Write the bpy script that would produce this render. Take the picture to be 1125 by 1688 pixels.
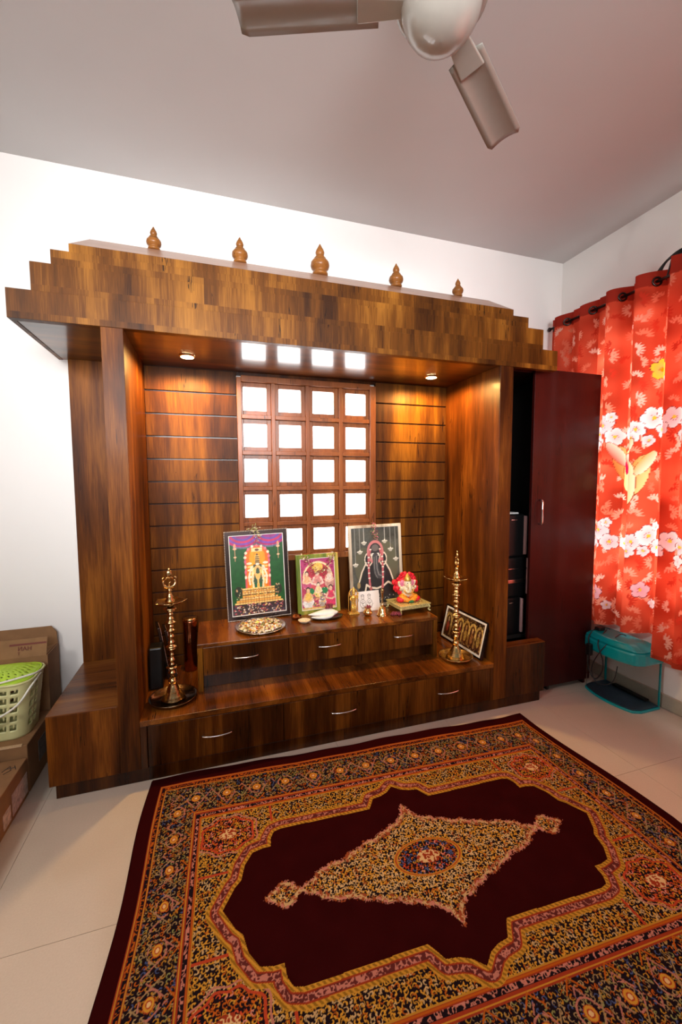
import bpy, bmesh, math, random
import numpy as np
from mathutils import Vector, Matrix, Euler

for o in list(bpy.data.objects):
    bpy.data.objects.remove(o, do_unlink=True)
SC = bpy.context.scene
COL = SC.collection
PI = math.pi

# ------------------------------------------------------------------ camera, light, exposure
CAM = Vector((-2.3701, -2.3489, 1.2551))
YAW, PITCH, ROLL = -0.30933, -0.07357, 0.00452
FOC = 677.69
cd = bpy.data.cameras.new('camera')
cd.sensor_fit = 'VERTICAL'
cd.sensor_height = 24.0
cd.sensor_width = 16.0
cd.lens = FOC / 1688.0 * 24.0
cd.clip_start = 0.02
cam = bpy.data.objects.new('camera', cd)
COL.objects.link(cam)
Mr = Matrix.Rotation(YAW, 3, 'Z') @ Matrix.Rotation(PITCH, 3, 'X') @ Matrix.Rotation(ROLL, 3, 'Y')
r_, f_, u_ = Mr.col[0], Mr.col[1], Mr.col[2]
m4 = Matrix(((r_[0], u_[0], -f_[0], CAM[0]), (r_[1], u_[1], -f_[1], CAM[1]), (r_[2], u_[2], -f_[2], CAM[2]), (0, 0, 0, 1)))
cam.matrix_world = m4
SC.camera = cam

w = bpy.data.worlds.new('world')
SC.world = w
w.use_nodes = True
w.node_tree.nodes['Background'].inputs[0].default_value = (0.93, 0.96, 1.0, 1)
w.node_tree.nodes['Background'].inputs[1].default_value = 0.15
SC.view_settings.view_transform = 'Standard'
SC.view_settings.look = 'None'
SC.view_settings.gamma = 1.0
SC.view_settings.exposure = 0.0
SC.view_settings.use_curve_mapping = False

def area_light(name, loc, target, sx, sy, power, color):
    ld = bpy.data.lights.new(name, 'AREA')
    ld.shape = 'RECTANGLE'; ld.size = sx; ld.size_y = sy; ld.energy = power; ld.color = color
    o = bpy.data.objects.new(name, ld); COL.objects.link(o)
    o.location = loc
    d = Vector(target) - Vector(loc)
    o.rotation_euler = d.to_track_quat('-Z', 'Y').to_euler()
    return o
# tube lamp high on the left wall (its long side runs along the wall)
tl = area_light('tube_light_glow', (-4.26, -2.45, 2.56), (-3.2, -2.45, 1.2), 0.05, 1.2, 92, (1.0, 0.97, 0.92))
# unseen fill light added behind the camera to brighten the room
bd = area_light('camera_side_fill', (-2.4, -3.9, 2.05), (-2.0, 0, 1.98), 2.2, 0.9, 33, (0.98, 0.98, 1.0))
bd.data.spread = math.radians(62)
# two recessed lamps in the soffit
DL = [(-2.453, -0.235), (-1.147, -0.225)]
for dx_, dy_ in DL:
    ld = bpy.data.lights.new('downlight_glow', 'SPOT')
    ld.energy = 46; ld.color = (1.0, 0.56, 0.16); ld.spot_size = math.radians(172); ld.spot_blend = 0.35
    ld.shadow_soft_size = 0.025
    o = bpy.data.objects.new('downlight_glow', ld); COL.objects.link(o)
    o.location = (dx_, dy_, 1.838)

# ------------------------------------------------------------------ material helpers
def new_mat(name):
    m = bpy.data.materials.new(name); m.use_nodes = True
    nt = m.node_tree
    for n in list(nt.nodes): nt.nodes.remove(n)
    out = nt.nodes.new('ShaderNodeOutputMaterial')
    b = nt.nodes.new('ShaderNodeBsdfPrincipled')
    nt.links.new(b.outputs[0], out.inputs[0])
    return m, nt, b, out
def N(nt, typ, ins=None, **kw):
    n = nt.nodes.new(typ)
    for k, v in kw.items(): setattr(n, k, v)
    if ins:
        for k, v in ins.items():
            if hasattr(v, 'is_output'): nt.links.new(v, n.inputs[k])
            else: n.inputs[k].default_value = v
    return n
def math_(nt, op, a, b=0.0, clamp=False):
    n = N(nt, 'ShaderNodeMath', {0: a, 1: b}, operation=op); n.use_clamp = clamp
    return n.outputs[0]
def ramp(nt, fac, stops, interp='LINEAR'):
    n = nt.nodes.new('ShaderNodeValToRGB'); n.color_ramp.interpolation = interp
    e = n.color_ramp.elements
    while len(e) < len(stops): e.new(0.5)
    for i, (p, c) in enumerate(stops):
        e[i].position = p; e[i].color = (*c, 1) if len(c) == 3 else c
    nt.links.new(fac, n.inputs[0])
    return n.outputs[0]
def simple(name, color, rough=0.5, metal=0.0, noise=0.0, nscale=40, bump=0.0, spec=0.5, coat=0.0, emit=None, estr=0.0):
    m, nt, b, out = new_mat(name)
    tc = N(nt, 'ShaderNodeTexCoord')
    nz = N(nt, 'ShaderNodeTexNoise', {'Vector': tc.outputs['Object'], 'Scale': nscale, 'Detail': 3.0})
    c = color
    lo = tuple(max(0, x * (1 - noise)) for x in c); hi = tuple(min(1, x * (1 + noise)) for x in c)
    col = ramp(nt, nz.outputs[0], [(0.3, lo), (0.7, hi)])
    nt.links.new(col, b.inputs['Base Color'])
    b.inputs['Roughness'].default_value = rough
    b.inputs['Metallic'].default_value = metal
    b.inputs['Specular IOR Level'].default_value = spec
    b.inputs['Coat Weight'].default_value = coat
    b.inputs['Coat Roughness'].default_value = 0.08
    if bump > 0:
        bp = N(nt, 'ShaderNodeBump', {'Height': nz.outputs[0], 'Strength': bump, 'Distance': 0.002})
        nt.links.new(bp.outputs[0], b.inputs['Normal'])
    if emit:
        b.inputs['Emission Color'].default_value = (*emit, 1); b.inputs['Emission Strength'].default_value = estr
    return m
def wood(name, dark, mid, light, grain='Z', rough=0.24, patch=None, contrast=1.0, coat=0.10, bumps=0.25, big=1.0, crough=0.14, spec=0.22):
    m, nt, b, out = new_mat(name)
    tc = N(nt, 'ShaderNodeTexCoord')
    sep = N(nt, 'ShaderNodeSeparateXYZ', {0: tc.outputs['Object']})
    X, Y, Z = sep.outputs
    if grain == 'Z': vec = N(nt, 'ShaderNodeCombineXYZ', {0: X, 1: Y, 2: Z})
    elif grain == 'X': vec = N(nt, 'ShaderNodeCombineXYZ', {0: Y, 1: Z, 2: X})
    else: vec = N(nt, 'ShaderNodeCombineXYZ', {0: X, 1: Z, 2: Y})
    v = vec.outputs[0]
    tone = None
    if patch:
        sn = N(nt, 'ShaderNodeVectorMath', {0: v, 1: patch}, operation='SNAP')
        wn = N(nt, 'ShaderNodeTexWhiteNoise', {'Vector': sn.outputs[0]}, noise_dimensions='3D')
        sc = N(nt, 'ShaderNodeVectorMath', {0: wn.outputs['Color'], 3: 0.06}, operation='SCALE')
        ad = N(nt, 'ShaderNodeVectorMath', {0: v, 1: sc.outputs[0]}, operation='ADD')
        v = ad.outputs[0]; tone = wn.outputs['Value']
    def mp(s, vv=None):
        return N(nt, 'ShaderNodeMapping', {'Vector': vv or v, 'Scale': s}).outputs[0]
    st = N(nt, 'ShaderNodeTexNoise', {'Vector': mp((13, 13, 1.1)), 'Scale': 1.0, 'Detail': 5.0, 'Roughness': 0.6, 'Distortion': 0.3}).outputs[0]
    gr = N(nt, 'ShaderNodeTexNoise', {'Vector': mp((260, 260, 10)), 'Scale': 1.0, 'Detail': 3.0}).outputs[0]
    bg = N(nt, 'ShaderNodeTexNoise', {'Vector': mp((3.2, 3.2, 1.4)), 'Scale': 1.0, 'Detail': 2.0}).outputs[0]
    cr = N(nt, 'ShaderNodeTexNoise', {'Vector': mp((17, 17, 0.8)), 'Scale': 1.0, 'Detail': 4.0, 'Roughness': 0.65}).outputs[0]
    cm = N(nt, 'ShaderNodeTexNoise', {'Vector': mp((6, 6, 2.3)), 'Scale': 1.3, 'Detail': 1.0}).outputs[0]
    t = math_(nt, 'MULTIPLY', math_(nt, 'SUBTRACT', st, 0.5), 1.5 * contrast)
    t2 = math_(nt, 'MULTIPLY', math_(nt, 'SUBTRACT', bg, 0.5), 1.1 * contrast * big)
    t3 = math_(nt, 'MULTIPLY', math_(nt, 'SUBTRACT', gr, 0.5), 0.5)
    s = math_(nt, 'ADD', math_(nt, 'ADD', t, t2), math_(nt, 'ADD', t3, 0.5))
    if tone is not None:
        s = math_(nt, 'ADD', s, math_(nt, 'MULTIPLY', math_(nt, 'SUBTRACT', tone, 0.5), 0.22))
    base = ramp(nt, s, [(0.1, dark), (0.5, mid), (0.92, light)])
    ck = math_(nt, 'LESS_THAN', math_(nt, 'ABSOLUTE', math_(nt, 'SUBTRACT', cr, 0.5)), 0.007)
    ck = math_(nt, 'MULTIPLY', ck, math_(nt, 'GREATER_THAN', cm, 0.62))
    mx = N(nt, 'ShaderNodeMix', {0: math_(nt, 'MULTIPLY', ck, 0.85), 6: base, 7: (dark[0] * 0.25, dark[1] * 0.25, dark[2] * 0.25, 1)}, data_type='RGBA')
    nt.links.new(mx.outputs[2], b.inputs['Base Color'])
    b.inputs['Roughness'].default_value = rough
    b.inputs['Coat Weight'].default_value = coat
    b.inputs['Coat Roughness'].default_value = crough
    b.inputs['Specular IOR Level'].default_value = spec
    bp = N(nt, 'ShaderNodeBump', {'Height': math_(nt, 'SUBTRACT', gr, ck), 'Strength': bumps, 'Distance': 0.0008})
    nt.links.new(bp.outputs[0], b.inputs['Normal'])
    return m
def vcol_mat(name, rough=0.6, trans=0.0, coat=0.0, sheen=0.0, bump=0.0, spec=0.5, metal=0.0):
    m, nt, b, out = new_mat(name)
    at = N(nt, 'ShaderNodeVertexColor', layer_name='print')
    nt.links.new(at.outputs[0], b.inputs['Base Color'])
    b.inputs['Roughness'].default_value = rough
    b.inputs['Coat Weight'].default_value = coat
    b.inputs['Sheen Weight'].default_value = sheen
    b.inputs['Specular IOR Level'].default_value = spec
    b.inputs['Metallic'].default_value = metal
    if bump > 0:
        tc = N(nt, 'ShaderNodeTexCoord')
        nz = N(nt, 'ShaderNodeTexNoise', {'Vector': tc.outputs['Object'], 'Scale': 350.0, 'Detail': 2.0})
        bp = N(nt, 'ShaderNodeBump', {'Height': nz.outputs[0], 'Strength': bump, 'Distance': 0.003})
        nt.links.new(bp.outputs[0], b.inputs['Normal'])
    if trans > 0:
        t = N(nt, 'ShaderNodeBsdfTranslucent'); nt.links.new(at.outputs[0], t.inputs[0])
        mx = N(nt, 'ShaderNodeMixShader', {0: trans, 1: b.outputs[0], 2: t.outputs[0]})
        nt.links.new(mx.outputs[0], out.inputs[0])
    return m

WD, WM, WL = (0.018, 0.0045, 0.0005), (0.088, 0.027, 0.0022), (0.27, 0.100, 0.007)
M = {}
M['wood'] = wood('brown_laminate_upright_grain', WD, WM, WL, 'Z', rough=0.45, coat=0.0, spec=0.12)
M['canopy'] = wood('brown_laminate_block_pattern', (0.0300, 0.0085, 0.0009), (0.1150, 0.0370, 0.0038), (0.3100, 0.1230, 0.0150), 'Z', patch=(0.19, 50.0, 0.104), rough=0.40, contrast=1.0, coat=0.04, spec=0.15)
M['post'] = wood('brown_laminate_post', (0.0250, 0.0058, 0.0007), (0.1050, 0.0275, 0.0026), (0.2900, 0.0940, 0.0100), 'Z', rough=0.42, coat=0.03, spec=0.14)
M['shelf'] = wood('brown_laminate_shelf', (0.0302, 0.0072, 0.0012), (0.1296, 0.0360, 0.0043), (0.3168, 0.1044, 0.0130), 'Y', rough=0.24, coat=0.3)
M['shelf_x'] = wood('brown_laminate_ledge', (0.0360, 0.0086, 0.0016), (0.1368, 0.0389, 0.0058), (0.2880, 0.1008, 0.0166), 'X', rough=0.26)
M['soffit'] = wood('brown_laminate_soffit', (0.03, 0.008, 0.0015), (0.11, 0.032, 0.005), (0.26, 0.085, 0.012), 'X', rough=0.30, coat=0.7, bumps=0.04, crough=0.12)
M['dark_wood'] = wood('dark_brown_laminate', (0.0115, 0.0029, 0.0006), (0.0396, 0.0104, 0.0014), (0.1080, 0.0317, 0.0043), 'Z', rough=0.26)
M['drawer'] = wood('brown_laminate_drawer_front', (0.0130, 0.0032, 0.0006), (0.0540, 0.0144, 0.0020), (0.1800, 0.0562, 0.0072), 'Z', rough=0.25)
M['lattice'] = wood('window_wood', (0.09, 0.026, 0.008), (0.20, 0.062, 0.018), (0.33, 0.12, 0.035), 'Z', rough=0.3, contrast=0.6)
M['finial'] = wood('turned_wood', (0.10, 0.035, 0.008), (0.27, 0.10, 0.022), (0.45, 0.2, 0.05), 'X', rough=0.3, contrast=0.5)
M['roof'] = wood('roof_laminate', (0.22, 0.11, 0.065), (0.33, 0.175, 0.11), (0.43, 0.25, 0.165), 'X', rough=0.4, coat=0.15, spec=0.3, contrast=0.5)
M['red_wood'] = wood('dark_red_laminate', (0.018, 0.0013, 0.0009), (0.036, 0.0024, 0.0016), (0.055, 0.0045, 0.0028), 'Z', rough=0.42, contrast=0.5)
M['black'] = simple('black_plastic', (0.003, 0.003, 0.0035), 0.4, noise=0.3)
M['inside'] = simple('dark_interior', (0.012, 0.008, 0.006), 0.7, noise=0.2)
M['wall'] = simple('white_wall_paint', (0.86, 0.835, 0.805), 0.7, noise=0.012, nscale=3, bump=0.05)
M['ceil'] = simple('ceiling_paint', (0.60, 0.59, 0.585), 0.8, noise=0.02, nscale=2)
M['steel'] = simple('brushed_steel', (0.78, 0.76, 0.73), 0.22, 1.0, noise=0.08)
M['chrome'] = simple('chrome', (0.85, 0.85, 0.85), 0.1, 1.0)
M['dark_metal'] = simple('dark_metal', (0.07, 0.05, 0.045), 0.25, 0.9)
M['tray_metal'] = simple('tarnished_tray', (0.32, 0.24, 0.17), 0.16, 1.0, noise=0.5, nscale=50)
M['brass'] = simple('polished_brass', (0.83, 0.60, 0.26), 0.17, 1.0, noise=0.2, nscale=60)
M['brass_d'] = simple('aged_brass', (0.62, 0.42, 0.20), 0.2, 1.0, noise=0.3, nscale=60)
M['copper'] = simple('copper', (0.42, 0.16, 0.075), 0.22, 1.0, noise=0.25)
M['gold'] = simple('gold_paint', (0.85, 0.48, 0.10), 0.3, 0.6, noise=0.3, nscale=180)
M['goldtrim'] = simple('pale_gold', (0.80, 0.70, 0.30), 0.32, 0.5, noise=0.35, nscale=160)
M['white'] = simple('white_glaze', (0.85, 0.83, 0.78), 0.35, noise=0.05)
M['cream'] = simple('cream_plastic', (0.72, 0.72, 0.36), 0.45, noise=0.03)
M['cream_h'] = simple('white_plastic', (0.84, 0.84, 0.74), 0.4)
M['lime'] = simple('lime_plastic', (0.47, 0.72, 0.035), 0.4, noise=0.03)
M['card'] = simple('brown_cardboard', (0.27, 0.135, 0.055), 0.8, noise=0.14, nscale=14, bump=0.15)
M['card_d'] = simple('brown_cardboard_print', (0.22, 0.075, 0.045), 0.8, noise=0.2, nscale=40)
M['card_e'] = simple('cardboard_cut_edge', (0.55, 0.36, 0.2), 0.9, noise=0.15, nscale=200)
M['paper'] = simple('paper_sticker', (0.55, 0.42, 0.36), 0.7, noise=0.35, nscale=55)
M['paper_w'] = simple('white_paper', (0.86, 0.85, 0.83), 0.6, noise=0.02)
M['ink'] = simple('black_ink', (0.02, 0.02, 0.02), 0.6)
M['red_ink'] = simple('dark_red_ink', (0.16, 0.03, 0.02), 0.7)
M['pink'] = simple('silver_pink_trim', (0.85, 0.50, 0.48), 0.5, 0.0)
M['teal'] = simple('teal_plastic', (0.0, 0.30, 0.34), 0.22, noise=0.05, coat=0.4)
M['navy'] = simple('navy_plastic', (0.012, 0.045, 0.085), 0.35, noise=0.15)
M['cable'] = simple('black_cable', (0.008, 0.008, 0.009), 0.4)
M['bowl'] = simple('black_glazed', (0.02, 0.024, 0.028), 0.25, noise=0.3)
M['fan'] = simple('fan_enamel', (0.36, 0.335, 0.295), 0.22, noise=0.02, coat=0.6)
M['fan_g'] = simple('fan_blade_enamel', (0.29, 0.265, 0.23), 0.3, noise=0.02, coat=0.2)
M['red'] = simple('red_petal', (0.72, 0.012, 0.03), 0.5, noise=0.35, nscale=90)
M['rose'] = simple('pink_petal', (0.85, 0.22, 0.35), 0.5, noise=0.3, nscale=90)
M['orange'] = simple('orange_cloth', (0.9, 0.3, 0.02), 0.5, noise=0.3, nscale=90)
M['green'] = simple('green_leaf', (0.02, 0.17, 0.05), 0.5, noise=0.3, nscale=90)
M['skin'] = simple('cream_figure', (0.86, 0.76, 0.55), 0.35, noise=0.15, nscale=120)
M['dry_p'] = simple('dried_maroon_petal', (0.22, 0.03, 0.05), 0.7, noise=0.6, nscale=120)
M['dry_g'] = simple('dried_green_leaf', (0.26, 0.30, 0.10), 0.7, noise=0.6, nscale=120)
M['dry_w'] = simple('dried_pale_flower', (0.66, 0.58, 0.42), 0.7, noise=0.4, nscale=120)
M['lamp_face'] = simple('lamp_face', (1, 0.9, 0.7), 0.4, emit=(1.0, 0.78, 0.42), estr=22)
M['tube'] = simple('tube_glass', (1, 1, 1), 0.4, emit=(1.0, 0.97, 0.92), estr=6)
M['pane'] = simple('daylit_frosted_pane', (0.9, 0.9, 0.9), 0.3, emit=(0.98, 0.99, 1.0), estr=7.5)
M['pane2'] = simple('daylit_window_glass', (0.9, 0.9, 0.9), 0.3, emit=(1.0, 0.98, 0.95), estr=3.2)
M['base_tile'] = simple('grey_skirting_tile', (0.42, 0.38, 0.31), 0.35, noise=0.06)
M['grout'] = simple('floor_grout', (0.46, 0.42, 0.37), 0.8)
M['print'] = vcol_mat('printed_picture', 0.35, coat=0.35)
M['frame_v'] = vcol_mat('printed_frame', 0.5)
M['carpet'] = vcol_mat('woven_carpet', 1.0, sheen=0.0, bump=0.4, spec=0.0)
M['curtain'] = vcol_mat('printed_curtain_cloth', 0.8, trans=0.55, spec=0.2)
# glossy vitrified tile
def tile_mat():
    m, nt, b, out = new_mat('cream_vitrified_tile')
    tc = N(nt, 'ShaderNodeTexCoord')
    a = N(nt, 'ShaderNodeTexNoise', {'Vector': tc.outputs['Object'], 'Scale': 2.0, 'Detail': 4.0}).outputs[0]
    s = N(nt, 'ShaderNodeTexNoise', {'Vector': tc.outputs['Object'], 'Scale': 190.0, 'Detail': 2.0}).outputs[0]
    f = math_(nt, 'ADD', math_(nt, 'MULTIPLY', a, 0.7), math_(nt, 'MULTIPLY', s, 0.3))
    nt.links.new(ramp(nt, f, [(0.3, (0.50, 0.425, 0.35)), (0.7, (0.60, 0.52, 0.44))]), b.inputs['Base Color'])
    b.inputs['Roughness'].default_value = 0.17
    return m
M['tile'] = tile_mat()
def glass_mat():
    m, nt, b, out = new_mat('clear_glass')
    b.inputs['Base Color'].default_value = (0.975, 0.995, 0.99, 1)
    b.inputs['Roughness'].default_value = 0.02
    b.inputs['Transmission Weight'].default_value = 1.0
    b.inputs['IOR'].default_value = 1.05
    b.inputs['Specular IOR Level'].default_value = 0.3
    return m
M['glass'] = glass_mat()

# ------------------------------------------------------------------ geometry helpers
ORG = [Vector((0, 0, 0))]            # world point that the current thing's empty sits on
def tag(o, label=None, cat=None, group=None, kind=None):
    if label: o['label'] = label
    if cat: o['category'] = cat
    if group: o['group'] = group
    if kind: o['kind'] = kind
    return o
def thing(name, label, cat, loc=(0, 0, 0), group=None, rot=(0, 0, 0), kind=None):
    o = bpy.data.objects.new(name, None); COL.objects.link(o)
    o.location = loc; o.rotation_euler = rot; o.empty_display_size = 0.05
    tag(o, label, cat, group, kind)
    return o
def link_mesh(name, me, mat, parent=None, smooth=False):
    o = bpy.data.objects.new(name, me); COL.objects.link(o)
    if mat:
        for mm in (mat if isinstance(mat, (list, tuple)) else [mat]): me.materials.append(mm)
    if smooth: me.polygons.foreach_set('use_smooth', [True] * len(me.polygons))
    if parent: o.parent = parent
    return o
class MB:
    def __init__(s, off=(0, 0, 0)):
        s.bm = bmesh.new(); s.off = Vector(off)
    def _add(s, verts, faces, M_=None):
        vs = []
        for v in verts:
            v = Vector(v)
            if M_ is not None: v = M_ @ v
            vs.append(s.bm.verts.new(v - s.off))
        for f in faces:
            try: s.bm.faces.new([vs[i] for i in f])
            except ValueError: pass
        return s
    def box(s, x0, x1, y0, y1, z0, z1, M_=None):
        v = [(x0, y0, z0), (x1, y0, z0), (x1, y1, z0), (x0, y1, z0), (x0, y0, z1), (x1, y0, z1), (x1, y1, z1), (x0, y1, z1)]
        return s._add(v, [(3, 2, 1, 0), (4, 5, 6, 7), (0, 1, 5, 4), (1, 2, 6, 5), (2, 3, 7, 6), (3, 0, 4, 7)], M_)
    def hexa(s, v): 
        return s._add(v, [(3, 2, 1, 0), (4, 5, 6, 7), (0, 1, 5, 4), (1, 2, 6, 5), (2, 3, 7, 6), (3, 0, 4, 7)])
    def lathe(s, prof, c=(0, 0, 0), seg=24, sx=1.0, sy=1.0, M_=None):
        vs = []; fs = []
        n = len(prof)
        for r, z in prof:
            for k in range(seg):
                a = 2 * PI * k / seg
                vs.append((c[0] + r * math.cos(a) * sx, c[1] + r * math.sin(a) * sy, c[2] + z))
        for i in range(n - 1):
            for k in range(seg):
                k2 = (k + 1) % seg
                fs.append((i * seg + k, i * seg + k2, (i + 1) * seg + k2, (i + 1) * seg + k))
        fs.append(tuple(range(seg))[::-1]); fs.append(tuple((n - 1) * seg + k for k in range(seg)))
        return s._add(vs, fs, M_)
    def tube(s, pts, r, seg=8, closed=False, M_=None):
        pts = [Vector(p) for p in pts]; n = len(pts)
        rr = r if isinstance(r, (list, tuple)) else [r] * n
        vs = []; fs = []
        up = Vector((0, 0, 1))
        prev = None
        for i, p in enumerate(pts):
            if closed: d = pts[(i + 1) % n] - pts[i - 1]
            else: d = pts[min(i + 1, n - 1)] - pts[max(i - 1, 0)]
            if d.length < 1e-9: d = up
            d.normalize()
            if prev is None:
                a = d.cross(up)
                if a.length < 0.05: a = d.cross(Vector((1, 0, 0)))
            else:
                a = prev - d * prev.dot(d)
                if a.length < 1e-6: a = d.cross(up)
            a.normalize(); prev = a; b2 = d.cross(a)
            for k in range(seg):
                t = 2 * PI * k / seg
                vs.append(p + (a * math.cos(t) + b2 * math.sin(t)) * rr[i])
        m = n if closed else n - 1
        for i in range(m):
            j = (i + 1) % n
            for k in range(seg):
                k2 = (k + 1) % seg
                fs.append((i * seg + k, i * seg + k2, j * seg + k2, j * seg + k))
        if not closed:
            fs.append(tuple(range(seg))[::-1]); fs.append(tuple((n - 1) * seg + k for k in range(seg)))
        return s._add(vs, fs, M_)
    def ball(s, c, r, seg=14, rings=8, sc=(1, 1, 1), M_=None):
        prof = [(max(1e-4, r * math.sin(PI * i / rings)), -r * math.cos(PI * i / rings)) for i in range(rings + 1)]
        vs = []; fs = []
        for rr, z in prof:
            for k in range(seg):
                a = 2 * PI * k / seg
                vs.append((c[0] + rr * math.cos(a) * sc[0], c[1] + rr * math.sin(a) * sc[1], c[2] + z * sc[2]))
        for i in range(rings):
            for k in range(seg):
                k2 = (k + 1) % seg
                fs.append((i * seg + k, i * seg + k2, (i + 1) * seg + k2, (i + 1) * seg + k))
        return s._add(vs, fs, M_)
    def prism(s, poly, y0, y1, M_=None):     # outline in XZ, extruded along Y
        n = len(poly)
        vs = [(p[0], y0, p[1]) for p in poly] + [(p[0], y1, p[1]) for p in poly]
        fs = [tuple(range(n)), tuple(range(2 * n - 1, n - 1, -1))]
        for i in range(n):
            j = (i + 1) % n
            fs.append((i, n + i, n + j, j))
        return s._add(vs, fs, M_)
    def build(s, name, mat, parent=None, bevel=0.0, smooth=False, seg=2):
        bmesh.ops.recalc_face_normals(s.bm, faces=s.bm.faces)
        me = bpy.data.meshes.new(name); s.bm.to_mesh(me); s.bm.free()
        o = link_mesh(name, me, mat, parent, smooth)
        if bevel > 0:
            md = o.modifiers.new('bevel', 'BEVEL'); md.width = bevel; md.segments = seg; md.limit_method = 'ANGLE'
            if smooth is False:
                pass
        return o
def copy_tree(o, parent=None):
    c = o.copy(); COL.objects.link(c); c.parent = parent
    for ch in [k for k in COL.objects if k.parent == o]:
        copy_tree(ch, c)
    return c
def sub(pts, n=4):                       # Catmull-Rom through points
    P = [Vector(p) for p in pts]; out = []
    for i in range(len(P) - 1):
        p0, p1, p2, p3 = P[max(i - 1, 0)], P[i], P[i + 1], P[min(i + 2, len(P) - 1)]
        for k in range(n):
            t = k / n
            out.append(0.5 * ((2 * p1) + (-p0 + p2) * t + (2 * p0 - 5 * p1 + 4 * p2 - p3) * t * t + (-p0 + 3 * p1 - 3 * p2 + p3) * t ** 3))
    out.append(P[-1]); return out
def grid_mesh(name, P, colr):            # P (h,w,3) points, colr (h,w,3) colours at the points
    h, w_ = P.shape[:2]
    me = bpy.data.meshes.new(name)
    me.vertices.add(h * w_); me.vertices.foreach_set('co', P.reshape(-1).astype(np.float32))
    i = np.arange((h - 1) * (w_ - 1)); r = i // (w_ - 1); c = i % (w_ - 1)
    a = r * w_ + c
    q = np.stack([a, a + 1, a + w_ + 1, a + w_], 1)
    me.loops.add(q.size); me.loops.foreach_set('vertex_index', q.reshape(-1).astype(np.int32))
    me.polygons.add(len(q)); me.polygons.foreach_set('loop_start', (np.arange(len(q)) * 4).astype(np.int32))
    me.update(calc_edges=True)
    ca = me.color_attributes.new('print', 'FLOAT_COLOR', 'POINT')
    rgba = np.ones((h * w_, 4), np.float32); rgba[:, :3] = np.clip(colr.reshape(-1, 3), 0, 1)
    ca.data.foreach_set('color', rgba.reshape(-1))
    return me
RNG = np.random.RandomState(7)
def snoise(h, w_, cy, cx, seed):         # smooth noise, cy x cx cells
    rs = np.random.RandomState(seed)
    g = rs.rand(int(cy) + 3, int(cx) + 3)
    y = np.linspace(0, cy, h)[:, None]; x = np.linspace(0, cx, w_)[None, :]
    yi = y.astype(int); xi = x.astype(int); fy = y - yi; fx = x - xi
    fy = fy * fy * (3 - 2 * fy); fx = fx * fx * (3 - 2 * fx)
    return (g[yi, xi] * (1 - fy) * (1 - fx) + g[yi + 1, xi] * fy * (1 - fx) + g[yi, xi + 1] * (1 - fy) * fx + g[yi + 1, xi + 1] * fy * fx)
class Pic:
    """flat print drawn into a colour grid; u runs right, v runs up, both in units of the picture's width"""
    def __init__(s, w_, h, aspect, bg):
        s.U, s.V = np.meshgrid(np.linspace(0, 1, w_), np.linspace(0, aspect, h))
        s.A = np.zeros((h, w_, 3)); s.A[:] = bg; s.asp = aspect
    def put(s, m, c):
        if callable(c): c = c(s.U, s.V)
        s.A = np.where(m[..., None], np.asarray(c), s.A)
    def ell(s, x, y, rx, ry, c): s.put(((s.U - x) / rx) ** 2 + ((s.V - y) / ry) ** 2 < 1, c)
    def ring(s, x, y, rx, ry, w_, c):
        d = np.sqrt(((s.U - x) / rx) ** 2 + ((s.V - y) / ry) ** 2); s.put(abs(d - 1) < w_ / rx, c)
    def rect(s, x0, x1, y0, y1, c): s.put((s.U > x0) & (s.U < x1) & (s.V > y0) & (s.V < y1), c)
    def seg(s, x0, y0, x1, y1, w_, c):
        dx, dy = x1 - x0, y1 - y0; L2 = dx * dx + dy * dy + 1e-12
        t = np.clip(((s.U - x0) * dx + (s.V - y0) * dy) / L2, 0, 1)
        s.put(np.hypot(s.U - x0 - t * dx, s.V - y0 - t * dy) < w_, c)
    def line(s, pts, w_, c):
        for a, b in zip(pts[:-1], pts[1:]): s.seg(*a, *b, w_, c)
    def poly(s, pts, c):
        m = np.zeros(s.U.shape, bool); n = len(pts)
        for i in range(n):
            x0, y0 = pts[i]; x1, y1 = pts[(i + 1) % n]
            cond = ((y0 > s.V) != (y1 > s.V)) & (s.U < (x1 - x0) * (s.V - y0) / ((y1 - y0) or 1e-9) + x0)
            m ^= cond
        s.put(m, c)
    def dots(s, n, x0, x1, y0, y1, r, cols, seed):
        rs = random.Random(seed)
        for _ in range(n): s.ell(rs.uniform(x0, x1), rs.uniform(y0, y1), r * rs.uniform(.6, 1.3), r * rs.uniform(.6, 1.3), rs.choice(cols))

# ================================================================== THE SETTING
XL, YF_ROOM, ZC = -4.35, -4.4, 2.75
fl = MB().box(XL, 0.3, YF_ROOM, 0.25, -0.06, -0.0025).build('floor', M['grout']); tag(fl, kind='structure')
T = 0.6
base_tile = None
ti = 0
for i in range(8):
    for j in range(8):
        x0 = -0.02 - (i + 1) * T; y0 = 0.2 - (j + 1) * T - 0.12
        x1, y1 = x0 + T - 0.0015, y0 + T - 0.0015
        x0 = max(x0, XL)
        if x1 <= XL + 0.02 or y1 < YF_ROOM: continue
        o = MB().box(x0, x1, y0, y1, -0.012, 0.0).build('tile', M['tile'], fl)
tag(MB().box(XL - 0.1, 0.3, YF_ROOM, 0.25, ZC, ZC + 0.1).build('ceiling', M['ceil']), kind='structure')
# back wall with the opening of the niche window (x -2.22..-1.41, z .80..1.83)
wb = MB()
WX0, WX1, WZ0, WZ1 = -2.205, -1.42, 0.815, 1.82
wb.box(XL - 0.1, WX0, 0.0, 0.2, 0, ZC); wb.box(WX1, 0.0, 0.0, 0.2, 0, ZC)
wb.box(WX0, WX1, 0.0, 0.2, 0, WZ0); wb.box(WX0, WX1, 0.0, 0.2, WZ1, ZC)
tag(wb.build('wall_back', M['wall']), kind='structure')
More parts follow.
